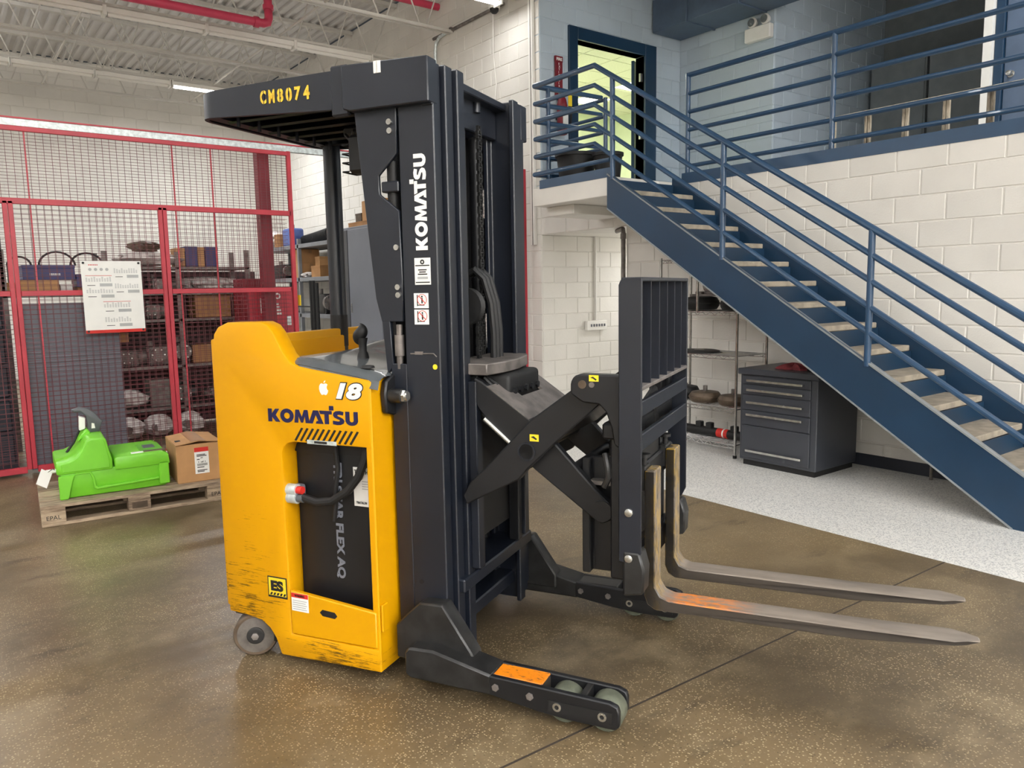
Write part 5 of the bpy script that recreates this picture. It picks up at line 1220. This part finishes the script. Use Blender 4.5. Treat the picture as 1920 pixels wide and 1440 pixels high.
# --- fork carriage and load backrest
br = [(-.905, 1.165), (-.905, 1.205), (-.892, 1.228), (-.87, 1.236), (-.70, 1.236), (-.70, .96), (-.745, .99), (-.755, 1.05), (-.775, 1.105), (-.80, 1.13), (-.86, 1.135)]
for s, f in ((1, lambda v: v), (-1, mir)):
    a, b = sorted((f(2.545), f(2.598))); bk = T().prism(br, 'y', a, b).obj('carriage_bracket', M['black'], tr, .006)
    if s == 1:
        T().cyl((-.86, a-.003, 1.20), (-.86, a, 1.20), .015, 18).obj('pin_head', M['brown_dark'], bk); T().cyl((-.825, a-.004, 1.20), (-.825, a, 1.20), .010, 16).obj('bolt', M['iron'], bk)
        q = T().box(-.835, -.80, a-.0015, a, 1.212, 1.234).obj('hazard_sticker', M['sticker_yellow'], bk); T().prism([(-.83, 1.225), (-.82, 1.229), (-.806, 1.219), (-.81, 1.215), (-.82, 1.222)], 'y', a-.0022, a-.0014).obj('pictogram', M['ink'], q)
    p = [(-.917, f(2.703)), (-.885, f(2.703)), (-.885, f(2.745)), (-.80, f(2.745)), (-.80, f(2.703)), (-.76, f(2.703)), (-.76, f(2.775)), (-.917, f(2.775))]
    T().prism(p, 'z', .45, .90).obj('carriage_channel', M['black'], tr, .004)
    a, b = sorted((f(2.60), f(2.66))); T().box(-.775, -.72, a, b, .48, 1.22).obj('carriage_plate', M['black'], tr, .006)
for (z0, z1) in ((.46, .56), (.78, .88)): T().box(-.725, -.685, 2.60, mir(2.60), z0, z1).obj('fork_bar', M['black'], tr, .008)
T().box(-.80, -.70, 2.58, mir(2.58), 1.0, 1.06).obj('carriage_cross_beam', M['black'], tr, .008)
T().box(-.80, -.70, 2.78, 3.05, .60, 1.05).obj('carriage_core', M['soot'], tr, .02, 2)
T().tube([(-.76, 2.75, 1.02), (-.70, 2.78, 1.10), (-.68, 2.86, 1.15), (-.70, 2.95, 1.08), (-.72, 2.98, .95)], .014, 8).obj('hydraulic_hose', M['soot'], tr)
T().tube([(-.80, 2.62, .94), (-.785, 2.60, .90), (-.78, 2.60, .86), (-.80, 2.61, .82)], .012, 8).obj('hydraulic_hose', M['gunmetal'], tr)
T().box(-.90, -.80, 2.70, 3.10, .80, .815).obj('hose_tray', M['iron'], tr)
bn = T().prism([(-.722, .58), (-.722, 1.545), (-.715, 1.562), (-.70, 1.57), (-.641, 1.57), (-.641, .62), (-.655, .585), (-.66, .57)], 'y', 2.52, 2.532).obj('backrest_side', M['mast'], tr, .003)
T().prism([(-.722, .62), (-.722, 1.545), (-.715, 1.562), (-.70, 1.57), (-.641, 1.57), (-.641, .66), (-.66, .62)], 'y', mir(2.532), mir(2.52)).obj('backrest_side', M['mast'], tr, .003)
T().box(-.715, -.641, 2.53, mir(2.53), 1.556, 1.570).obj('backrest_top', M['mast'], tr, .003)
T().box(-.70, -.641, 2.53, mir(2.53), 1.186, 1.20).obj('backrest_sill', M['iron'], tr, .003)
for k in range(5):
    v = 2.52+.13*(k+1)+.004; T().box(-.705, -.643, v, v+.007, 1.20, 1.556).obj('backrest_slat', M['mast'], tr)
for (z0, z1) in ((1.098, 1.15), (.978, 1.036)): T().box(-.660, -.641, 2.53, mir(2.53), z0, z1).obj('backrest_bar', M['mast'], tr, .003)
T().prism([(-.706, .455), (-.632, .47), (-.628, .56), (-.645, .62), (-.706, .62)], 'y', 2.515, 2.60).obj('backrest_foot', M['gunmetal'], tr, .008)
T().prism([(-.706, .455), (-.632, .47), (-.628, .56), (-.645, .62), (-.706, .62)], 'y', mir(2.60), mir(2.515)).obj('backrest_foot', M['gunmetal'], tr, .008)
for z in (.760, .595):
    MB().lathe([(.001, .008), (.008, .0085), (.014, .005), (.016, 0), (.001, -.001)], (0, 0, 0), 18).xf(Matrix.Translation(tl(-.685, 2.52, z)) @ Matrix.Rotation(PI/2, 4, 'X')).obj('bolt', M['steel'], bn)

# --- forks
def fork(v0, m, nm, ztop):
    w = .10; H0, H1 = .345, .388
    prof = [(-.672, ztop), (-.672, H0+.05), (-.66, H0+.018), (-.63, H0), (.05, .352), (.335, .380), (.375, .384), (.412, .388), (.412, .396), (.375, .397), (.335, .396), (.05, .392), (-.58, H1), (-.612, H1+.012), (-.632, H1+.045), (-.634, ztop)]
    n = len(prof); vs = []
    for (u, z) in prof:
        k = 0 if u < .34 else (.012 if u < .40 else .034)
        vs.append((u, v0+k, z))
    for (u, z) in prof:
        k = 0 if u < .34 else (.012 if u < .40 else .034)
        vs.append((u, v0+w-k, z))
    fk = T().add(vs, [list(range(n)), list(range(n, 2*n))[::-1]]+[(i, (i+1) % n, n+(i+1) % n, n+i) for i in range(n)]).obj(nm, m, tr, .004)
    T().box(-.70, -.671, v0+.01, v0+w-.01, ztop-.08, ztop+.01).obj('fork_hook', M['gunmetal'], fk, .005)
    T().cyl((-.685, v0+.05, ztop), (-.685, v0+.05, ztop+.045), .010, 10).cyl((-.685, v0+.05, ztop+.04), (-.685, v0+.05, ztop+.052), .022, 12).obj('fork_latch', M['soot'], fk)
fork(2.69, M['fork_near'], 'fork', .872)
fork(3.035, M['fork_far'], 'fork', .885)

# --- straddle legs
for s, f in ((1, lambda v: v), (-1, mir)):
    F = lambda a, b: sorted((f(a), f(b)))
    a, b = F(near, 2.50)
    lb_ = T().prism([(-1.525, .075), (-1.525, .165), (-1.505, .185), (-1.40, .19), (-1.155, .140), (-1.155, .062), (-1.50, .062)], 'y', a, b).obj('straddle_leg', M['gunmetal'], tr, .008)
    a, b = F(2.435, 2.512)
    T().prism([(-1.60, .10), (-1.60, .235), (-1.55, .285), (-1.49, .34), (-1.39, .345), (-1.262, .165), (-1.262, .10)], 'y', a, b).obj('leg_gusset', M['gunmetal'], tr, .006)
    cheek = [(-1.165, .068), (-1.165, .140), (-.71, .130), (-.682, .120), (-.676, .10), (-.676, .05), (-.69, .036), (-.86, .036), (-.98, .044)]
    a, b = F(near-.003, near+.022); ck = T().prism(cheek, 'y', a, b).obj('roller_cheek', M['black'], tr, .004)
    a2, b2 = F(2.478, 2.503); ck2 = T().prism(cheek, 'y', a2, b2).obj('roller_cheek', M['black'], tr, .004)
    a, b = F(near+.02, 2.48)
    T().box(-1.16, -.965, a, b, .07, .138).obj('leg_block', M['orange'] if s == 1 else M['gunmetal'], tr, .004)
    T().box(-.825, -.80, a, b, .07, .128).obj('roller_divider', M['gunmetal'], tr, .003)
    a, b = F(near+.026, 2.475)
    for u in (-.888, -.735): T().lathe([(.02, 0), (.058, 0), (.062, .006), (.062, abs(b-a)-.006), (.058, abs(b-a)), (.02, abs(b-a))], (u, a, .067), 28, 'y').obj('load_roller', M['roller'], tr)
    o_, i_ = (near-.003, near-.009) if s == 1 else (f(2.503), f(2.509))
    if s == -1: o_, i_ = f(2.503), f(2.503)-.006
    for (u, z) in ((-1.138, .102), (-1.003, .096)): T().cyl((u, o_, z), (u, i_, z), .014, 6).cyl((u, o_, z), (u, i_-.003, z), .009, 14).obj('bolt', M['iron'], ck if s == 1 else ck2)
    for (u, z) in ((-.90, .078), (-.735, .078)): MB().lathe([(.008, 0), (.016, 0), (.016, .005), (.008, .005)], (0, 0, 0), 18, ring=True).xf(Matrix.Translation(tl(u, o_ if s == 1 else o_, z)) @ Matrix.Rotation(PI/2, 4, 'X')).obj('roller_axle', M['steel'], ck if s == 1 else ck2)
    T().prism([(-.935, .055), (-.935, .098), (-.70, .098), (-.70, .055)], 'y', o_, o_-.002).obj('cheek_recess', M['soot'], ck if s == 1 else ck2)
